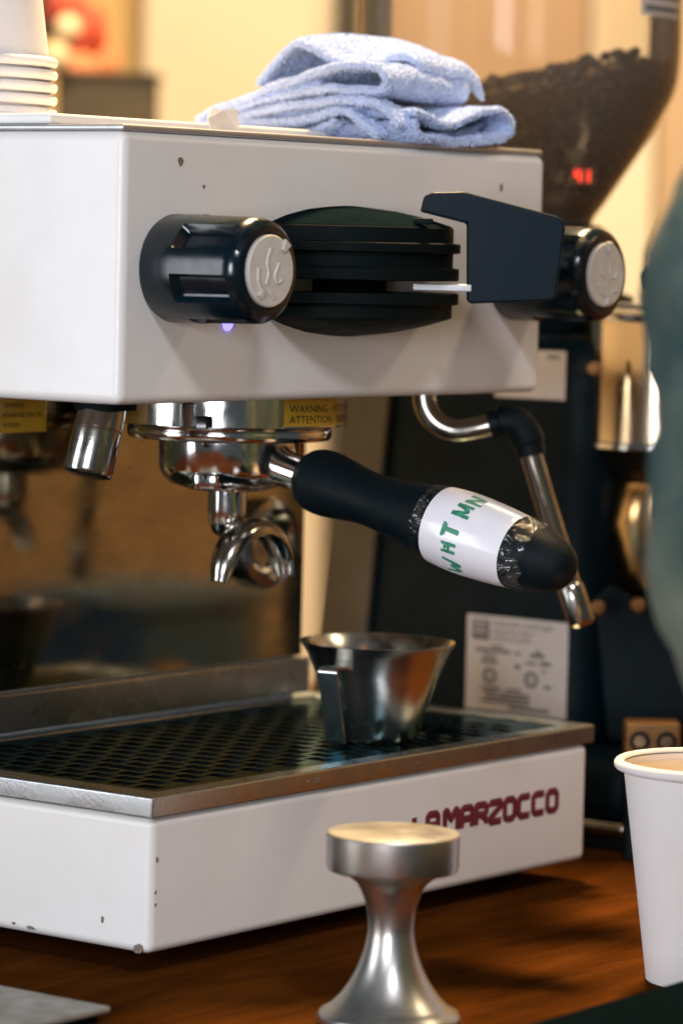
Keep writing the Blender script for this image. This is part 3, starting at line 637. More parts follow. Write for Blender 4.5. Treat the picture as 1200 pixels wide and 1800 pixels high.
# ------------------------------------------------------------------ paper cups
def cup_profile(h, r0, r1, rim):
    t = 0.0006
    o = [(0.0, 0.004), (r0-0.002, 0.004), (r0-0.0018, 0.0), (r0, 0.0)]
    o += [(r0+(r1-r0)*k/10, h*k/10*0.975) for k in range(1, 11)]
    zr = h-rim*1.0
    ro = [(r1+rim*0.75+rim*math.cos(a)*0.95, zr+rim*math.sin(a)) for a in [R(-100+22*k) for k in range(0, 13)]]
    i_ = [(r1-t, zr-0.003)]+[(r0+(r1-r0)*k/10-t, h*k/10*0.975) for k in range(9, 0, -1)]+[(0.0, 0.006)]
    return o, ro, i_
def paper_cup(label, loc, h, r0, r1, rim, flip=False, group=None):
    c = thing('paper_cup', label, 'cup', loc, group); ax = (0, 0, -1) if flip else (0, 0, 1)
    org = Vector(loc)+(Vector((0, 0, h)) if flip else Vector((0, 0, 0)))
    o, ro, i_ = cup_profile(h, r0, r1, rim)
    lathe('cup_wall', o, 'paper', c, org, ax, seg=72, cap=False); lathe('rolled_rim', ro, 'paper', c, org, ax, seg=72, cap=False)
    lathe('inner_wall', i_, 'cupinside' if not flip else 'paper', c, org, ax, seg=72, cap=False)
    return c
paper_cup('white paper cup standing on the wooden counter at the right edge', (0.1745, -0.2285, ZC), 0.1065, 0.0290, 0.0428, 0.0026)
zt_ = H_+0.0085
words = ('lowest, resting on the machine', 'second from the bottom', 'middle cup', 'second from the top', 'topmost, its wall showing')
for k in range(5):
    paper_cup('white paper cup upside down in the stack on the machine, '+words[k], (0.0510, 0.1500, zt_+0.0003+0.0064*k), 0.1085, 0.0290, 0.0422, 0.0026, True, 'upturned cups stacked on the machine')

# ------------------------------------------------------------------ towel
bmT = bmesh.new(); TH = 0.0046
def sheet(front, back, sweep, plane, x0, nsw=52, n=10, th=TH, sag=0.0, seed=0, droop=0.0, skew=0.0):
    """a thick folded layer: profile points (u,z); plane 'yz' sweeps along +X from x0, 'xz' sweeps along +Y from x0"""
    A = spline([(a, b, 0) for a, b in front], n); B = spline([(a, b, 0) for a, b in back], n); m_ = len(A)
    def nrm(P2, i):
        d = (P2[min(i+1, m_-1)]-P2[max(i-1, 0)]).normalized(); return Vector((-d.y, d.x, 0))
    top, bot = [], []
    for k in range(nsw+1):
        f_ = k/nsw; rt, rb = [], []
        for i in range(m_):
            p = A[i].lerp(B[i], f_); nr = nrm(A, i).lerp(nrm(B, i), f_).normalized()
            wob = 0.0020*noise.noise(Vector((p.x*38, p.y*60, f_*3+seed)))+0.0007*noise.noise(Vector((p.x*150, p.y*150, f_*14+seed)))
            ee = min(k, nsw-k)/2.0; t_ = th/2*(1 if ee >= 1 else 0.62+0.38*math.sqrt(1-(1-ee)**2))
            e2 = min(i, m_-1-i)/2.0
            if e2 < 1: t_ *= 0.55+0.45*math.sqrt(1-(1-e2)**2)
            zz = sag*math.sin(f_*math.pi)
            if droop and f_ > 0.70: zz -= droop*((f_-0.70)/0.30)**2
            for lst, sg in ((rt, 1), (rb, -1)):
                u_ = p+nr*(sg*t_+wob)
                s_ = x0+sweep*f_+0.0030*noise.noise(Vector((p.x*25, p.y*40, seed+5)))+skew*(p.x-A[0].x)
                co = (s_, u_.x, u_.y+zz) if plane == 'yz' else (u_.x, s_, u_.y+zz)
                lst.append(bmT.verts.new(co))
        top.append(rt); bot.append(rb)
    for k in range(nsw):
        for i in range(m_-1):
            bmT.faces.new((top[k][i], top[k][i+1], top[k+1][i+1], top[k+1][i])); bmT.faces.new((bot[k][i], bot[k+1][i], bot[k+1][i+1], bot[k][i+1]))
        bmT.faces.new((top[k][0], top[k+1][0], bot[k+1][0], bot[k][0])); bmT.faces.new((top[k][-1], bot[k][-1], bot[k+1][-1], top[k+1][-1]))
    for i in range(m_-1):
        bmT.faces.new((top[0][i], bot[0][i], bot[0][i+1], top[0][i+1])); bmT.faces.new((top[-1][i], top[-1][i+1], bot[-1][i+1], bot[-1][i]))
def sh(P_, dy, dz): return [(a+dy, b+dz) for a, b in P_]
# middle fold: a flattened loop, its round end towards the front
midp = [(0.140, 0.1440), (0.122, 0.1515), (0.0980, 0.1590), (0.0600, 0.1690), (0.0300, 0.1738), (0.0165, 0.1722), (0.0112, 0.1660), (0.0150, 0.1604), (0.0275, 0.1602), (0.0502, 0.1602), (0.0808, 0.1572), (0.1120, 0.1500)]
midb = [(0.140, 0.1440), (0.122, 0.1500), (0.0980, 0.1570), (0.0600, 0.1660), (0.0360, 0.1704), (0.0205, 0.1698), (0.0150, 0.1645), (0.0180, 0.1590), (0.0300, 0.1580), (0.0502, 0.1580), (0.0808, 0.1560), (0.1120, 0.1500)]
sheet(midp, midb, 0.082, 'yz', 0.220, seed=1)
inn = [(0.132, 0.1478), (0.108, 0.1545), (0.080, 0.1602), (0.056, 0.1640)]
sheet(inn, sh(inn, 0.004, -0.002), 0.07, 'yz', 0.2225, th=0.0036, seed=2)
# lower layers
lowp = [(0.136, 0.1420), (0.110, 0.1458), (0.0850, 0.1500), (0.0600, 0.1536), (0.0380, 0.1552), (0.0190, 0.1528), (0.0060, 0.1475), (0.0000, 0.1402)]
lowb = [(0.136, 0.1400), (0.110, 0.1430), (0.0850, 0.1460), (0.0600, 0.1490), (0.0380, 0.1510), (0.0190, 0.1520), (0.0080, 0.1505), (0.0000, 0.1480)]
sheet(lowp, lowp, 0.013, 'yz', 0.2185, nsw=14, seed=3)
low2 = [(0.136, 0.1410), (0.110, 0.1445), (0.0850, 0.1480), (0.0600, 0.1512), (0.0400, 0.1530), (0.0260, 0.1525)]
sheet(low2, sh(low2, 0.0, -0.003), 0.086, 'yz', 0.2240, seed=3)
lo2 = [(0.140, 0.1378), (0.112, 0.1412), (0.0800, 0.1432), (0.0580, 0.1455), (0.0430, 0.1496), (0.0335, 0.1494), (0.0240, 0.1440), (0.0120, 0.1368)]
lo2b = [(0.140, 0.1370), (0.112, 0.1390), (0.0800, 0.1405), (0.0580, 0.1420), (0.0430, 0.1430), (0.0335, 0.1425), (0.0240, 0.1410), (0.0120, 0.1390)]
sheet(lo2, lo2, 0.014, 'yz', 0.2170, nsw=14, seed=4)
lo3 = [(0.136, 0.1352), (0.105, 0.1356), (0.0780, 0.1362), (0.0600, 0.1372), (0.0480, 0.1402), (0.0410, 0.1440)]
sheet(lo3, sh(lo3, 0, -0.0003), 0.014, 'yz', 0.2160, nsw=14, th=0.004, seed=5)
# top fold: peaked at the left, falling in front, curling down at its right end
topp = [(0.1040, 0.1640), (0.0940, 0.1735), (0.0840, 0.1822), (0.0755, 0.1852), (0.0640, 0.1812), (0.0520, 0.1762), (0.0430, 0.1742)]
topb = [(0.0960, 0.1700), (0.0860, 0.1790), (0.0740, 0.1848), (0.0560, 0.1858), (0.0380, 0.1838), (0.0230, 0.1775), (0.0170, 0.1690)]
sheet(topp, topb, 0.090, 'yz', 0.229, seed=6, sag=0.004, droop=0.010)
top2 = [(0.0900, 0.1668), (0.0700, 0.1712), (0.0480, 0.1775), (0.0300, 0.1800), (0.0190, 0.1768), (0.0150, 0.1700)]
sheet(top2, sh(top2, 0.003, -0.001), 0.062, 'yz', 0.256, seed=7, droop=0.006)
# open loop at the front right
loop = [(0.2275, 0.1490), (0.2360, 0.1475), (0.2500, 0.1440), (0.2680, 0.1452), (0.2880, 0.1512), (0.3020, 0.1530), (0.3125, 0.1490), (0.3140, 0.1420), (0.3040, 0.1372), (0.2777, 0.1352), (0.2517, 0.1350), (0.2360, 0.1356), (0.2290, 0.1400), (0.2278, 0.1450)]
loopb = [(0.2285, 0.1490), (0.2380, 0.1485), (0.2530, 0.1480), (0.2719, 0.1492), (0.2900, 0.1515), (0.3030, 0.1515), (0.3110, 0.1480), (0.3125, 0.1425), (0.3040, 0.1380), (0.2777, 0.1358), (0.2517, 0.1354), (0.2360, 0.1354), (0.2300, 0.1362), (0.2290, 0.1400)]
sheet(loop, loopb, 0.110, 'xz', -0.0060, nsw=72, seed=8, th=0.0042)
inl = [(0.3050, 0.1462), (0.2980, 0.1425), (0.2840, 0.1398), (0.2650, 0.1385), (0.2500, 0.1385)]
sheet(inl, inl, 0.09, 'xz', 0.006, seed=9, th=0.0036)
bmesh.ops.recalc_face_normals(bmT, faces=bmT.faces)
tw = fin('towel', bmT, 'towel', ang=75)
sd = tw.modifiers.new('sub', 'SUBSURF'); sd.levels = 1; sd.render_levels = 1
tx = bpy.data.textures.new('terry', 'VORONOI'); tx.noise_scale = 0.0021
dp = tw.modifiers.new('disp', 'DISPLACE'); dp.texture = tx; dp.strength = -0.0010; dp.mid_level = 0.4; dp.texture_coords = 'LOCAL'
pv, pf_ = [], []; rnd = random.Random(11)
for p in tw.data.polygons:
    k = p.area/1.0e-6*0.85; k = int(k)+(rnd.random() < k-int(k))
    vs4 = [tw.data.vertices[i].co for i in p.vertices]
    for _ in range(k):
        a, b = rnd.random(), rnd.random(); c = (vs4[0]*(1-a)+vs4[1]*a)*(1-b)+(vs4[3]*(1-a)+vs4[2]*a)*b
        d = (p.normal+Vector((rnd.gauss(0, .45), rnd.gauss(0, .45), rnd.gauss(0, .45)))).normalized()
        sd3 = d.cross(Vector((rnd.gauss(0, 1), rnd.gauss(0, 1), rnd.gauss(0, 1)))).normalized()*0.00032
        ln = rnd.uniform(0.0003, 0.0009); n0 = len(pv)
        pv += [c-sd3-d*0.0004, c+sd3-d*0.0004, c+d*ln+sd3*0.6, c+d*ln-sd3*0.6]; pf_.append((n0, n0+1, n0+2, n0+3))
pm = bpy.data.meshes.new('terry_pile'); pm.from_pydata(pv, [], pf_); tag(link('terry_pile', pm, 'pile', tw), kind='stuff')
tag(tw, 'folded pale blue terry cloth lying on top of the espresso machine', 'towel')
# torn paper
bm = bmesh.new()
P_ = [(0.0600, 0.1338), (0.0586, 0.1395), (0.0640, 0.1448), (0.0725, 0.1442), (0.0820, 0.1452), (0.0838, 0.1400), (0.0846, 0.1337)]
fr = [bm.verts.new((x, 0.020+0.004*noise.noise(Vector((x*60, z*60, 0))), z)) for x, z in P_]; bk = [bm.verts.new((v.co.x, v.co.y+0.0007, v.co.z)) for v in fr]
bm.faces.new(fr); bm.faces.new(bk)
for i in range(len(fr)): bm.faces.new((fr[i], fr[(i+1) % len(fr)], bk[(i+1) % len(fr)], bk[i]))
bmesh.ops.translate(bm, verts=bm.verts, vec=(0.0265, 0, 0))
sp = fin('paper_scrap', bm, 'scrap', smooth=False); tag(sp, 'small torn cream paper scrap standing at the left end of the blue towel', 'paper')

# ------------------------------------------------------------------ grinder
gd = thing('coffee_grinder', 'tall black coffee grinder with clear bean hopper behind the espresso machine', 'grinder', (0.475, 0.09, ZC))
box('housing', (0.400, -0.006, ZC+0.050), (0.560, 0.170, 0.030), 'grinder', gd, bev=0.022, seg=6)
M['litcorner'] = mat('lit_corner_grey', (0.095, 0.085, 0.068), 0.5, metal=0.3, var=0.15, vscale=25, rvar=0.1)  # light on the housing's rear corner put into a paler colour
prism('lit_corner', [(0.128, 0.026), (0.160, 0.026), (0.186, -0.215), (0.150, -0.215)], (0.3965, 0, 0), (0, 1, 0), (0, 0, 1), 0.006, 'litcorner', gd, bev=0.002)  # added strip standing in for the housing corner catching light
ZG = ZC+0.0165
box('base', (0.366, -0.058, ZG+0.016), (0.586, 0.190, ZG+0.052), 'grinder', gd, bev=0.012, seg=4)
box('base_ring', (0.368, -0.056, ZG+0.008), (0.584, 0.188, ZG+0.017), 'chromedark', gd, bev=0.003)
box('base_pad', (0.372, -0.052, ZG), (0.580, 0.184, ZG+0.008), 'rubber', gd, bev=0.002)
HX = Vector((0.484, 0.107, 0))
lathe('collar', [(0.070, 0.028), (0.072, 0.036), (0.072, 0.052), (0.060, 0.056), (0.056, 0.060), (0.056, 0.090), (0.050, 0.094)], 'grinder', gd, HX, seg=64)
lathe('collar_ring', [(0.0735, 0.0395), (0.0745, 0.041), (0.0745, 0.046), (0.0735, 0.0475)], 'chromedark', gd, HX, seg=64)
ho = [(0.0455, 0.088), (0.0462, 0.097), (0.053, 0.107), (0.0635, 0.123), (0.0765, 0.143), (0.0872, 0.162), (0.0935, 0.177), (0.0955, 0.195), (0.0958, 0.230), (0.0958, 0.330)]
hp = spline([(a, b, 0) for a, b in ho], 4); ho = [(p.x, p.y) for p in hp]
hop = lathe('hopper', ho, 'hopper', gd, HX, seg=96, cap=False, ang=80)
lathe('hopper_lid', [(0.099, 0.330), (0.099, 0.338), (0.02, 0.342), (0, 0.342)], 'grinder', gd, HX, seg=64)
# hopper sticker
bm = bmesh.new(); c0 = math.atan2(-0.107-0.03, -0.02); rs = 0.0966; n = 12
def onho(th, z, off=0): return HX+Vector(((rs+off)*math.cos(th), (rs+off)*math.sin(th), z))
tha, thb = R(-100), R(-72)
a_ = [bm.verts.new(onho(tha+(thb-tha)*i/n, 0.2155)) for i in range(n+1)]; b_ = [bm.verts.new(onho(tha+(thb-tha)*i/n, 0.245)) for i in range(n+1)]
for i in range(n): bm.faces.new((a_[i], a_[i+1], b_[i+1], b_[i]))
hs_ = fin('hopper_sticker', bm, 'plate', gd)
for k in range(3):
    bm = bmesh.new(); z0 = 0.2180+0.0070*k
    a_ = [bm.verts.new(onho(tha+0.04+(thb-tha-0.08)*i/n, z0, 0.0003)) for i in range(n+1)]; b_ = [bm.verts.new(onho(tha+0.04+(thb-tha-0.08)*i/n, z0+0.0036, 0.0003)) for i in range(n+1)]
    for i in range(n): bm.faces.new((a_[i], a_[i+1], b_[i+1], b_[i]))
    fin('printed_bar', bm, 'greyprint', hs_)
# red digits glowing at the front of the hopper
da = R(33); dn = -By*math.cos(da)+Bx*math.sin(da); dt = Vector((-dn.y, dn.x, 0)); DC = HX+dn*0.0665+Vector((0, 0, 0.1222))
DM = Matrix(((dt.x, -dn.x, 0, DC.x), (dt.y, -dn.y, 0, DC.y), (0, 0, 1, DC.z), (0, 0, 0, 1)))
db = box('display_film', (-0.0075, 0.0007, -0.0048), (0.0085, 0.0012, 0.0048), 'hopper', gd, mtx=DM)
SEG = {'a': ((0, 2), (1, 2)), 'b': ((1, 2), (1, 1)), 'c': ((1, 1), (1, 0)), 'd': ((0, 0), (1, 0)), 'e': ((0, 1), (0, 0)), 'f': ((0, 2), (0, 1)), 'g': ((0, 1), (1, 1))}
for k, segs in enumerate(('bcfg', 'bc')):
    bm = bmesh.new()
    for s_ in segs:
        (xa_, za_), (xb_, zb_) = SEG[s_]; p = Vector((-0.0054+k*0.0062+xa_*0.0034, 0, (za_-1)*0.0030)); q_ = Vector((-0.0054+k*0.0062+xb_*0.0034, 0, (zb_-1)*0.0030))
        add_box(bm, (min(p.x, q_.x)-0.0006, 0, min(p.z, q_.z)-0.0006), (max(p.x, q_.x)+0.0006, 0.0006, max(p.z, q_.z)+0.0006), mtx=DM)
    fin('red_digit', bm, 'red', db, smooth=False)
# rating plates on the left flank
rp = box('rating_plate', (0.3988, 0.0048, -0.1874), (0.3996, 0.0748, -0.1322), 'plate', gd, bev=0.0003)
def onlab(y, z): return lambda a, b: Vector((0.3985, y-a, z+b))
box('plate_emblem', (0.3982, 0.0590, -0.1462), (0.3987, 0.0706, -0.1345), 'greyprint', rp)
for y0, y1, z in ((0.0692, 0.0604, -0.1368), (0.0692, 0.0604, -0.1398), (0.0692, 0.0604, -0.1428)): box('emblem_line', (0.3980, y1, z), (0.3981, y0, z+0.0011), 'plate', rp)
text_mesh('plate_text', 'MAZZER LUIGI SpA', 0.0049, onlab(0.0565, -0.1378), 'greyprint', rp)
text_mesh('plate_text', 'MADE IN ITALY', 0.0042, onlab(0.0565, -0.1424), 'greyprint', rp)
text_mesh('plate_text', 'VENICE SCORZE', 0.0036, onlab(0.0565, -0.1462), 'greyprint', rp)
rnd = random.Random(5)
for y0, y1, z, h_ in ((0.057, 0.049, -0.1500, .0012), (0.068, 0.044, -0.1530, .0018), (0.063, 0.054, -0.1562, .0014), (0.064, 0.053, -0.1595, .0018), (0.041, 0.037, -0.1530, .0014), (0.0405, 0.0370, -0.1612, .0022),
        (0.030, 0.020, -0.1537, .0020), (0.026, 0.023, -0.1510, .0015), (0.033, 0.026, -0.1580, .0014), (0.023, 0.016, -0.1580, .0022), (0.022, 0.019, -0.1618, .0012), (0.020, 0.015, -0.1712, .0018),
        (0.064, 0.050, -0.1745, .0014), (0.062, 0.052, -0.1770, .0014), (0.046, 0.036, -0.1745, .0014), (0.050, 0.030, -0.1772, .0014), (0.060, 0.030, -0.1796, .0014), (0.064, 0.030, -0.1820, .0014), (0.044, 0.016, -0.1850, .0018)):
    box('printed_line', (0.3984, y1, z), (0.3987, y0, z+h_), 'greyprint', rp)
for y in (0.0580, 0.0290):
    lathe('round_mark', [(0.0030, 0), (0.0047, 0), (0.0047, 0.0003), (0.0030, 0.0003)], 'greyprint', rp, (0.3987, y, -0.1668), (-1, 0, 0), seg=28, cap=False, close=True)
    text_mesh('mark_text', 'E', 0.0042, lambda a, b, y=y: Vector((0.3983, y+0.0016-a, -0.1683+b)), 'greyprint', rp)
box('upper_plate', (0.3990, 0.0115, -0.0060), (0.3996, 0.0600, 0.0218), 'plate', gd, bev=0.0003)
box('printed_line', (0.3986, 0.016, 0.0175), (0.3989, 0.024, 0.0190), 'greyprint', gd)
# dosing chamber at the front
DX = Vector((0.4530, -0.0215, 0))
lathe('dosing_chamber', [(0.030, -0.050), (0.0455, -0.034), (0.0480, -0.032), (0.0480, 0.0395)], 'doser', gd, DX, seg=64)
lathe('chamber_lid', [(0.0505, 0.0395), (0.0515, 0.041), (0.0515, 0.047), (0.049, 0.0495), (0.0, 0.0495)], 'chrome', gd, DX, seg=64)
lathe('chamber_band', [(0.0484, -0.033), (0.0492, -0.032), (0.0492, -0.0295), (0.0484, -0.0285)], 'chrome', gd, DX, seg=64)
lathe('lid_knob', [(0.006, 0.0495), (0.006, 0.054), (0.014, 0.058), (0.016, 0.066), (0.012, 0.071), (0, 0.072)], 'grinder', gd, DX, seg=32)
bm = bmesh.new(); add_lathe(bm, [(0.024, -0.112), (0.036, -0.075), (0.030, -0.052)], DX, seg=48); fin('outlet_chute', bm, 'bronze', gd)
prism('fork', [(-0.036, -0.150), (-0.040, -0.118), (-0.030, -0.108), (-0.020, -0.116), (0.014, -0.120), (0.020, -0.110), (0.030, -0.112), (0.034, -0.15), (0.02, -0.20), (-0.03, -0.20)], DX, Bx, (0, 0, 1), 0.055, 'grinder', gd, bev=0.003)
for px, py in ((1043, 648), (1049, 1068), (1120, 1064)):
    lathe('screw', [(0.0042, 0), (0.0042, 0.002), (0.003, 0.0034), (0, 0.0038)], 'brass', gd, mid(px, py, 2.0), -By, seg=20)
GK, GSH = 1.05, Vector((0.0647, 0.0557, -0.00385))
bpy.context.view_layer.update()
gd.location = gd.location*GK+GSH; gd.scale = (GK, GK, GK)      # grinder set back beside the machine
# socket block behind the cup
so = mid(1146, 1300, 2.05); sk = thing('socket_block', 'small brown socket block with two round sockets on the counter behind the paper cup', 'socket', (so.x, so.y, ZC))
mtx = Matrix.Translation(so) @ BG.to_3x3().to_4x4()
box('socket_post', (-0.014, 0.003, ZC-so.z), (0.0145, 0.022, -0.0096), 'rubber', sk, bev=0.002, mtx=mtx)
box('socket_plate', (-0.0155, 0, -0.0094), (0.0160, 0.022, 0.0095), 'brass', sk, bev=0.002, mtx=mtx)
for dx in (-0.0075, 0.0078):
    lathe('socket', [(0.0035, 0), (0.0058, 0), (0.0058, 0.0015), (0.0035, 0.0015)], 'rubber', sk, so+Bx*dx-By*0.001-Vector((0, 0, 0.001)), -By, seg=28, cap=False, close=True)
    lathe('socket_hole', [(0.0034, 0), (0.0034, 0.0012)], 'chromedark', sk, so+Bx*dx-By*0.001-Vector((0, 0, 0.001)), -By, seg=20)

# beans in the hopper
def hop_r(z):
    for (r0, z0), (r1, z1) in zip(ho, ho[1:]):
        if z0 <= z <= z1: return r0+(r1-r0)*(z-z0)/max(1e-9, z1-z0)
    return 0.09
bm = bmesh.new(); res = bmesh.ops.create_icosphere(bm, subdivisions=2, radius=1)
for v in bm.verts:
    x, y, z = v.co
    if z < 0: z *= 0.45
    elif abs(y) < 0.16: z -= 0.14*(1-abs(y)/0.16)
    v.co = Vector((x*0.0056, y*0.0041, z*0.0032))
bmesh.ops.recalc_face_normals(bm, faces=bm.faces)
bean_me = bpy.data.meshes.new('coffee_bean'); bm.to_mesh(bean_me); bm.free(); bean_me.materials.append(M['bean'])
for p in bean_me.polygons: p.use_smooth = True
def top_z(x, y): 
    s_ = (x*rr.x+y*rr.y)     # heaped towards the front
    return 0.180+0.20*max(-0.09, min(0.055, s_))*0.9 - (0.25*max(0, -s_-0.0))*0.4 + 0.006*noise.noise(Vector((x*30, y*30, 0)))
prof = [(0.0, 0.09)]
bm = bmesh.new(); seg = 64; rings = []
for k in range(9):
    f_ = k/8; ring = []
    for i in range(seg):
        a = 2*math.pi*i/seg; x, y = math.cos(a), math.sin(a)
        zt2 = top_z(x*0.08, y*0.08)-0.006; z = 0.092+(zt2-0.092)*f_
        r = hop_r(z)-0.0065; ring.append(bm.verts.new(HX+Vector((r*x, r*y, z))))
    rings.append(ring)
for A, B in zip(rings, rings[1:]):
    for i in range(seg): bm.faces.new((A[i], A[(i+1) % seg], B[(i+1) % seg], B[i]))
prev = rings[-1]
for f_ in (0.66, 0.33):
    ring = []
    for i in range(seg):
        a = 2*math.pi*i/seg; x, y = math.cos(a)*0.088*f_, math.sin(a)*0.088*f_
        ring.append(bm.verts.new(HX+Vector((x, y, top_z(x, y)-0.005))))
    for i in range(seg): bm.faces.new((prev[i], prev[(i+1) % seg], ring[(i+1) % seg], ring[i]))
    prev = ring
bm.faces.new(prev); bm.faces.new(rings[0])
bmass = fin('coffee_beans', bm, 'bean'); bmass.location = GSH; bmass.scale = (GK, GK, GK); tag(bmass, 'dark roasted coffee beans packed inside the clear hopper', 'beans', kind='stuff')
rnd = random.Random(3); beans = []
tries = 0
while len(beans) < 290 and tries < 60000:
    tries += 1
    if rnd.random() < 0.72:
        a = math.atan2(-0.602, -0.795)+rnd.uniform(-1.45, 1.45); z = rnd.uniform(0.112, 0.205)
        x, y = math.cos(a), math.sin(a)
        if z > top_z(x*0.085, y*0.085)+0.001: continue
        r = hop_r(z)-0.0052; p = Vector((r*x, r*y, z)); nrm_ = Vector((x, y, -0.4))
    else:
        a = rnd.uniform(0, 2*math.pi); r = 0.087*math.sqrt(rnd.random()); x, y = r*math.cos(a), r*math.sin(a)
        p = Vector((x, y, top_z(x, y)-0.001)); nrm_ = Vector((0, 0, 1))
    if any((p-b).length < 0.0075 for b in beans): continue
    beans.append(p); o = bpy.data.objects.new('coffee_bean', bean_me); sc.collection.objects.link(o)
    o.location = (HX+p)*GK+GSH; o.scale = (GK, GK, GK); qn = (nrm_+Vector((rnd.uniform(-.6, .6), rnd.uniform(-.6, .6), rnd.uniform(-.6, .6)))).to_track_quat('Z', 'Y')
    o.rotation_mode = 'QUATERNION'; from_q = qn @ Matrix.Rotation(rnd.uniform(0, 6.28), 3, 'Z').to_quaternion(); o.rotation_quaternion = from_q
    tag(o, 'single dark roasted coffee bean among the beans in the hopper', 'bean', 'beans in the hopper')

# ------------------------------------------------------------------ foreground bits
bk_ = thing('black_box', 'low black box out of focus at the lower right corner', 'box', (0.1, -0.33, ZC))
box('box_body', (-0.080, -0.370, ZC), (0.30, -0.2915, -0.2475), 'mat', bk_, bev=0.004)
box('box_lid', (-0.083, -0.373, -0.2472), (0.303, -0.2885, -0.2435), 'mat', bk_, bev=0.0015)
sh_ = thing('metal_tray', 'flat worn grey metal tray at the lower left beside the machine', 'tray', (-0.15, -0.02, ZC))
box('tray_sheet', (-0.32, -0.0845, -0.2650), (-0.0955, 0.16, -0.2620), 'scale', sh_, bev=0.001)
box('tray_base', (-0.315, -0.080, ZC), (-0.099, 0.155, -0.2651), 'mat', sh_, bev=0.001)
# round dark lid at the bottom edge
dk = Vector((-0.125, -0.205, ZC))
ld = thing('round_lid', 'dark round lid cut off by the bottom edge left of the tamper', 'lid', dk)
lathe('lid_body', [(0.030, 0), (0.031, 0.002), (0.031, 0.008), (0.029, 0.0095), (0, 0.010)], 'mat', ld, dk, seg=48)

bc = thing('blue_carton', 'dark blue carton on the counter, mirrored in the back panel of the machine', 'carton', (0.745, -0.30, ZC))
box('carton_body', (0.675, -0.365, ZC), (0.815, -0.245, ZC+0.080), 'bluebox', bc, bev=0.003)
box('carton_lid', (0.670, -0.370, ZC+0.0802), (0.820, -0.240, ZC+0.092), 'bluebox', bc, bev=0.003)
# ------------------------------------------------------------------ person at the right
def skin_obj(name, verts, edges, root, m, parent, sub=2):
    me = bpy.data.meshes.new(name); me.from_pydata([v[0] for v in verts], edges, [])
    o = link(name, me, m, parent); md = o.modifiers.new('skin', 'SKIN')
    lay = me.skin_vertices[0] if me.skin_vertices else None
    if lay is None:
        bpy.context.view_layer.update(); lay = me.skin_vertices[0]
    for i, v in enumerate(verts):
        r_ = v[1]; lay.data[i].radius = r_ if isinstance(r_, tuple) else (r_, r_)
    lay.data[root].use_root = True
    s_ = o.modifiers.new('sub', 'SUBSURF'); s_.levels = sub; s_.render_levels = sub
    md.use_smooth_shade = True
    return o
fw = Vector((0.45, 0.89, 0)).normalized(); rt = Vector((fw.y, -fw.x, 0))     # facing the machine
PB = Vector((-0.008, -0.524, 0))                                              # body centre
def pp_(s_, f_, z): return PB+rt*s_+fw*f_+Vector((0, 0, z))
ps = thing('person', 'person in a teal knit sweater at the right edge, only the sleeve in view', 'person', (PB.x, PB.y, -1.2))
V = [(pp_(0, 0, -0.36), (0.15, 0.11)), (pp_(0, 0, -0.15), (0.15, 0.11)), (pp_(0, 0, 0.02), (0.155, 0.115)), (pp_(0, -0.01, 0.13), (0.11, 0.09)), (pp_(0, 0.0, 0.20), 0.055),
     (pp_(-0.165, 0.0, 0.072), 0.066), (pp_(-0.152, 0.0, 0.030), 0.048), (pp_(-0.156, 0.0, -0.022), 0.061), (pp_(-0.116, 0.01, -0.105), 0.054), (pp_(0.0, 0.04, -0.20), 0.040),
     (pp_(0.19, 0.0, 0.075), 0.062), (pp_(0.22, 0.0, -0.08), 0.055), (pp_(0.23, -0.02, -0.21), 0.045), (pp_(0.22, 0.06, -0.30), 0.038), (pp_(0.2, 0.14, -0.33), 0.032)]
E_ = [(0, 1), (1, 2), (2, 3), (3, 4), (3, 5), (5, 6), (6, 7), (7, 8), (8, 9), (3, 10), (10, 11), (11, 12), (12, 13), (13, 14)]
swt = skin_obj('sweater', V, E_, 0, 'sleeve', ps, 3)
ftx = bpy.data.textures.new('folds', 'CLOUDS'); ftx.noise_scale = 0.05
fd = swt.modifiers.new('folds', 'DISPLACE'); fd.texture = ftx; fd.strength = 0.026; fd.texture_coords = 'GLOBAL'
ft2 = bpy.data.textures.new('creases', 'MUSGRAVE' if False else 'CLOUDS'); ft2.noise_scale = 0.022; ft2.noise_basis = 'VORONOI_F2_F1'
f2 = swt.modifiers.new('creases', 'DISPLACE'); f2.texture = ft2; f2.strength = -0.012; f2.texture_coords = 'GLOBAL'
V = [(pp_(0, 0, -0.38), (0.14, 0.10)), (pp_(0, 0, -0.46), (0.14, 0.10)), (pp_(-0.09, 0, -0.56), 0.085), (pp_(-0.10, 0.01, -0.82), 0.062), (pp_(-0.10, -0.01, -1.10), 0.05), (pp_(-0.10, 0.08, -1.165), 0.035),
     (pp_(0.09, 0, -0.56), 0.085), (pp_(0.10, 0.01, -0.82), 0.062), (pp_(0.10, -0.01, -1.10), 0.05), (pp_(0.10, 0.08, -1.165), 0.035)]
skin_obj('trousers', V, [(0, 1), (1, 2), (2, 3), (3, 4), (4, 5), (1, 6), (6, 7), (7, 8), (8, 9)], 0, 'trousers', ps)
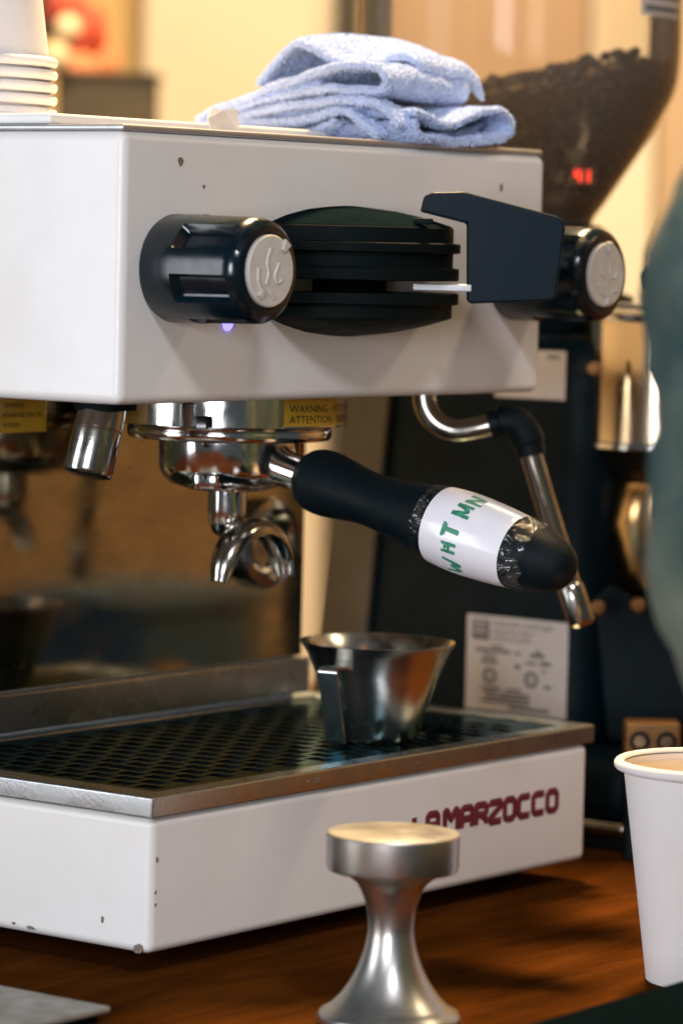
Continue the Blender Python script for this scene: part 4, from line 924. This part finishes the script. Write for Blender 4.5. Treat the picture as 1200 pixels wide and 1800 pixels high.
hv = [(pp_(0, 0.0, 0.19), 0.05), (pp_(0, 0.01, 0.25), 0.052), (pp_(0, 0.02, 0.31), (0.075, 0.085)), (pp_(0, 0.015, 0.38), (0.078, 0.092)), (pp_(0, 0.01, 0.43), (0.06, 0.07)), (pp_(0, 0.105, 0.325), 0.011), (pp_(0, 0.115, 0.31), 0.014)]
skin_obj('head', hv, [(0, 1), (1, 2), (2, 3), (3, 4), (2, 5), (5, 6)], 0, 'skin', ps)
skin_obj('hair', [(pp_(0, -0.02, 0.36), (0.085, 0.09)), (pp_(0, -0.015, 0.42), (0.08, 0.088)), (pp_(0, -0.01, 0.45), 0.05)], [(0, 1), (1, 2)], 0, 'hair', ps)
for k, (wx, el) in enumerate(((-1, (pp_(0.0, 0.04, -0.20), Vector((0.85, 0.3, -0.3)))), (1, (pp_(0.2, 0.14, -0.33), Vector((-0.1, 0.9, -0.3)))))):
    w0, dr_ = el; dr_ = (rt*dr_.x+fw*dr_.y+Vector((0, 0, dr_.z))).normalized(); sd_ = dr_.cross(Vector((0, 0, 1))).normalized()
    hvv = [(w0-dr_*0.02, 0.024), (w0+dr_*0.03, (0.030, 0.016)), (w0+dr_*0.075, (0.036, 0.014))]; ee = [(0, 1), (1, 2)]
    for j, (off, ln) in enumerate(((-0.027, 0.068), (-0.009, 0.078), (0.009, 0.073), (0.027, 0.058))):
        b0 = len(hvv); base = w0+dr_*0.082+sd_*off
        hvv += [(base, 0.009), (base+dr_*ln*0.5, 0.0085), (base+dr_*ln*0.85-Vector((0, 0, 0.012)), 0.0075)]; ee += [(2, b0), (b0, b0+1), (b0+1, b0+2)]
    b0 = len(hvv); tb_ = w0+dr_*0.03-sd_*0.038*wx*-1
    hvv += [(tb_, 0.011), (tb_+dr_*0.035+sd_*0.016*wx, 0.0095), (tb_+dr_*0.058+sd_*0.018*wx, 0.008)]; ee += [(1, b0), (b0, b0+1), (b0+1, b0+2)]
    skin_obj('hand', hvv, ee, 0, 'skin', ps, 1)
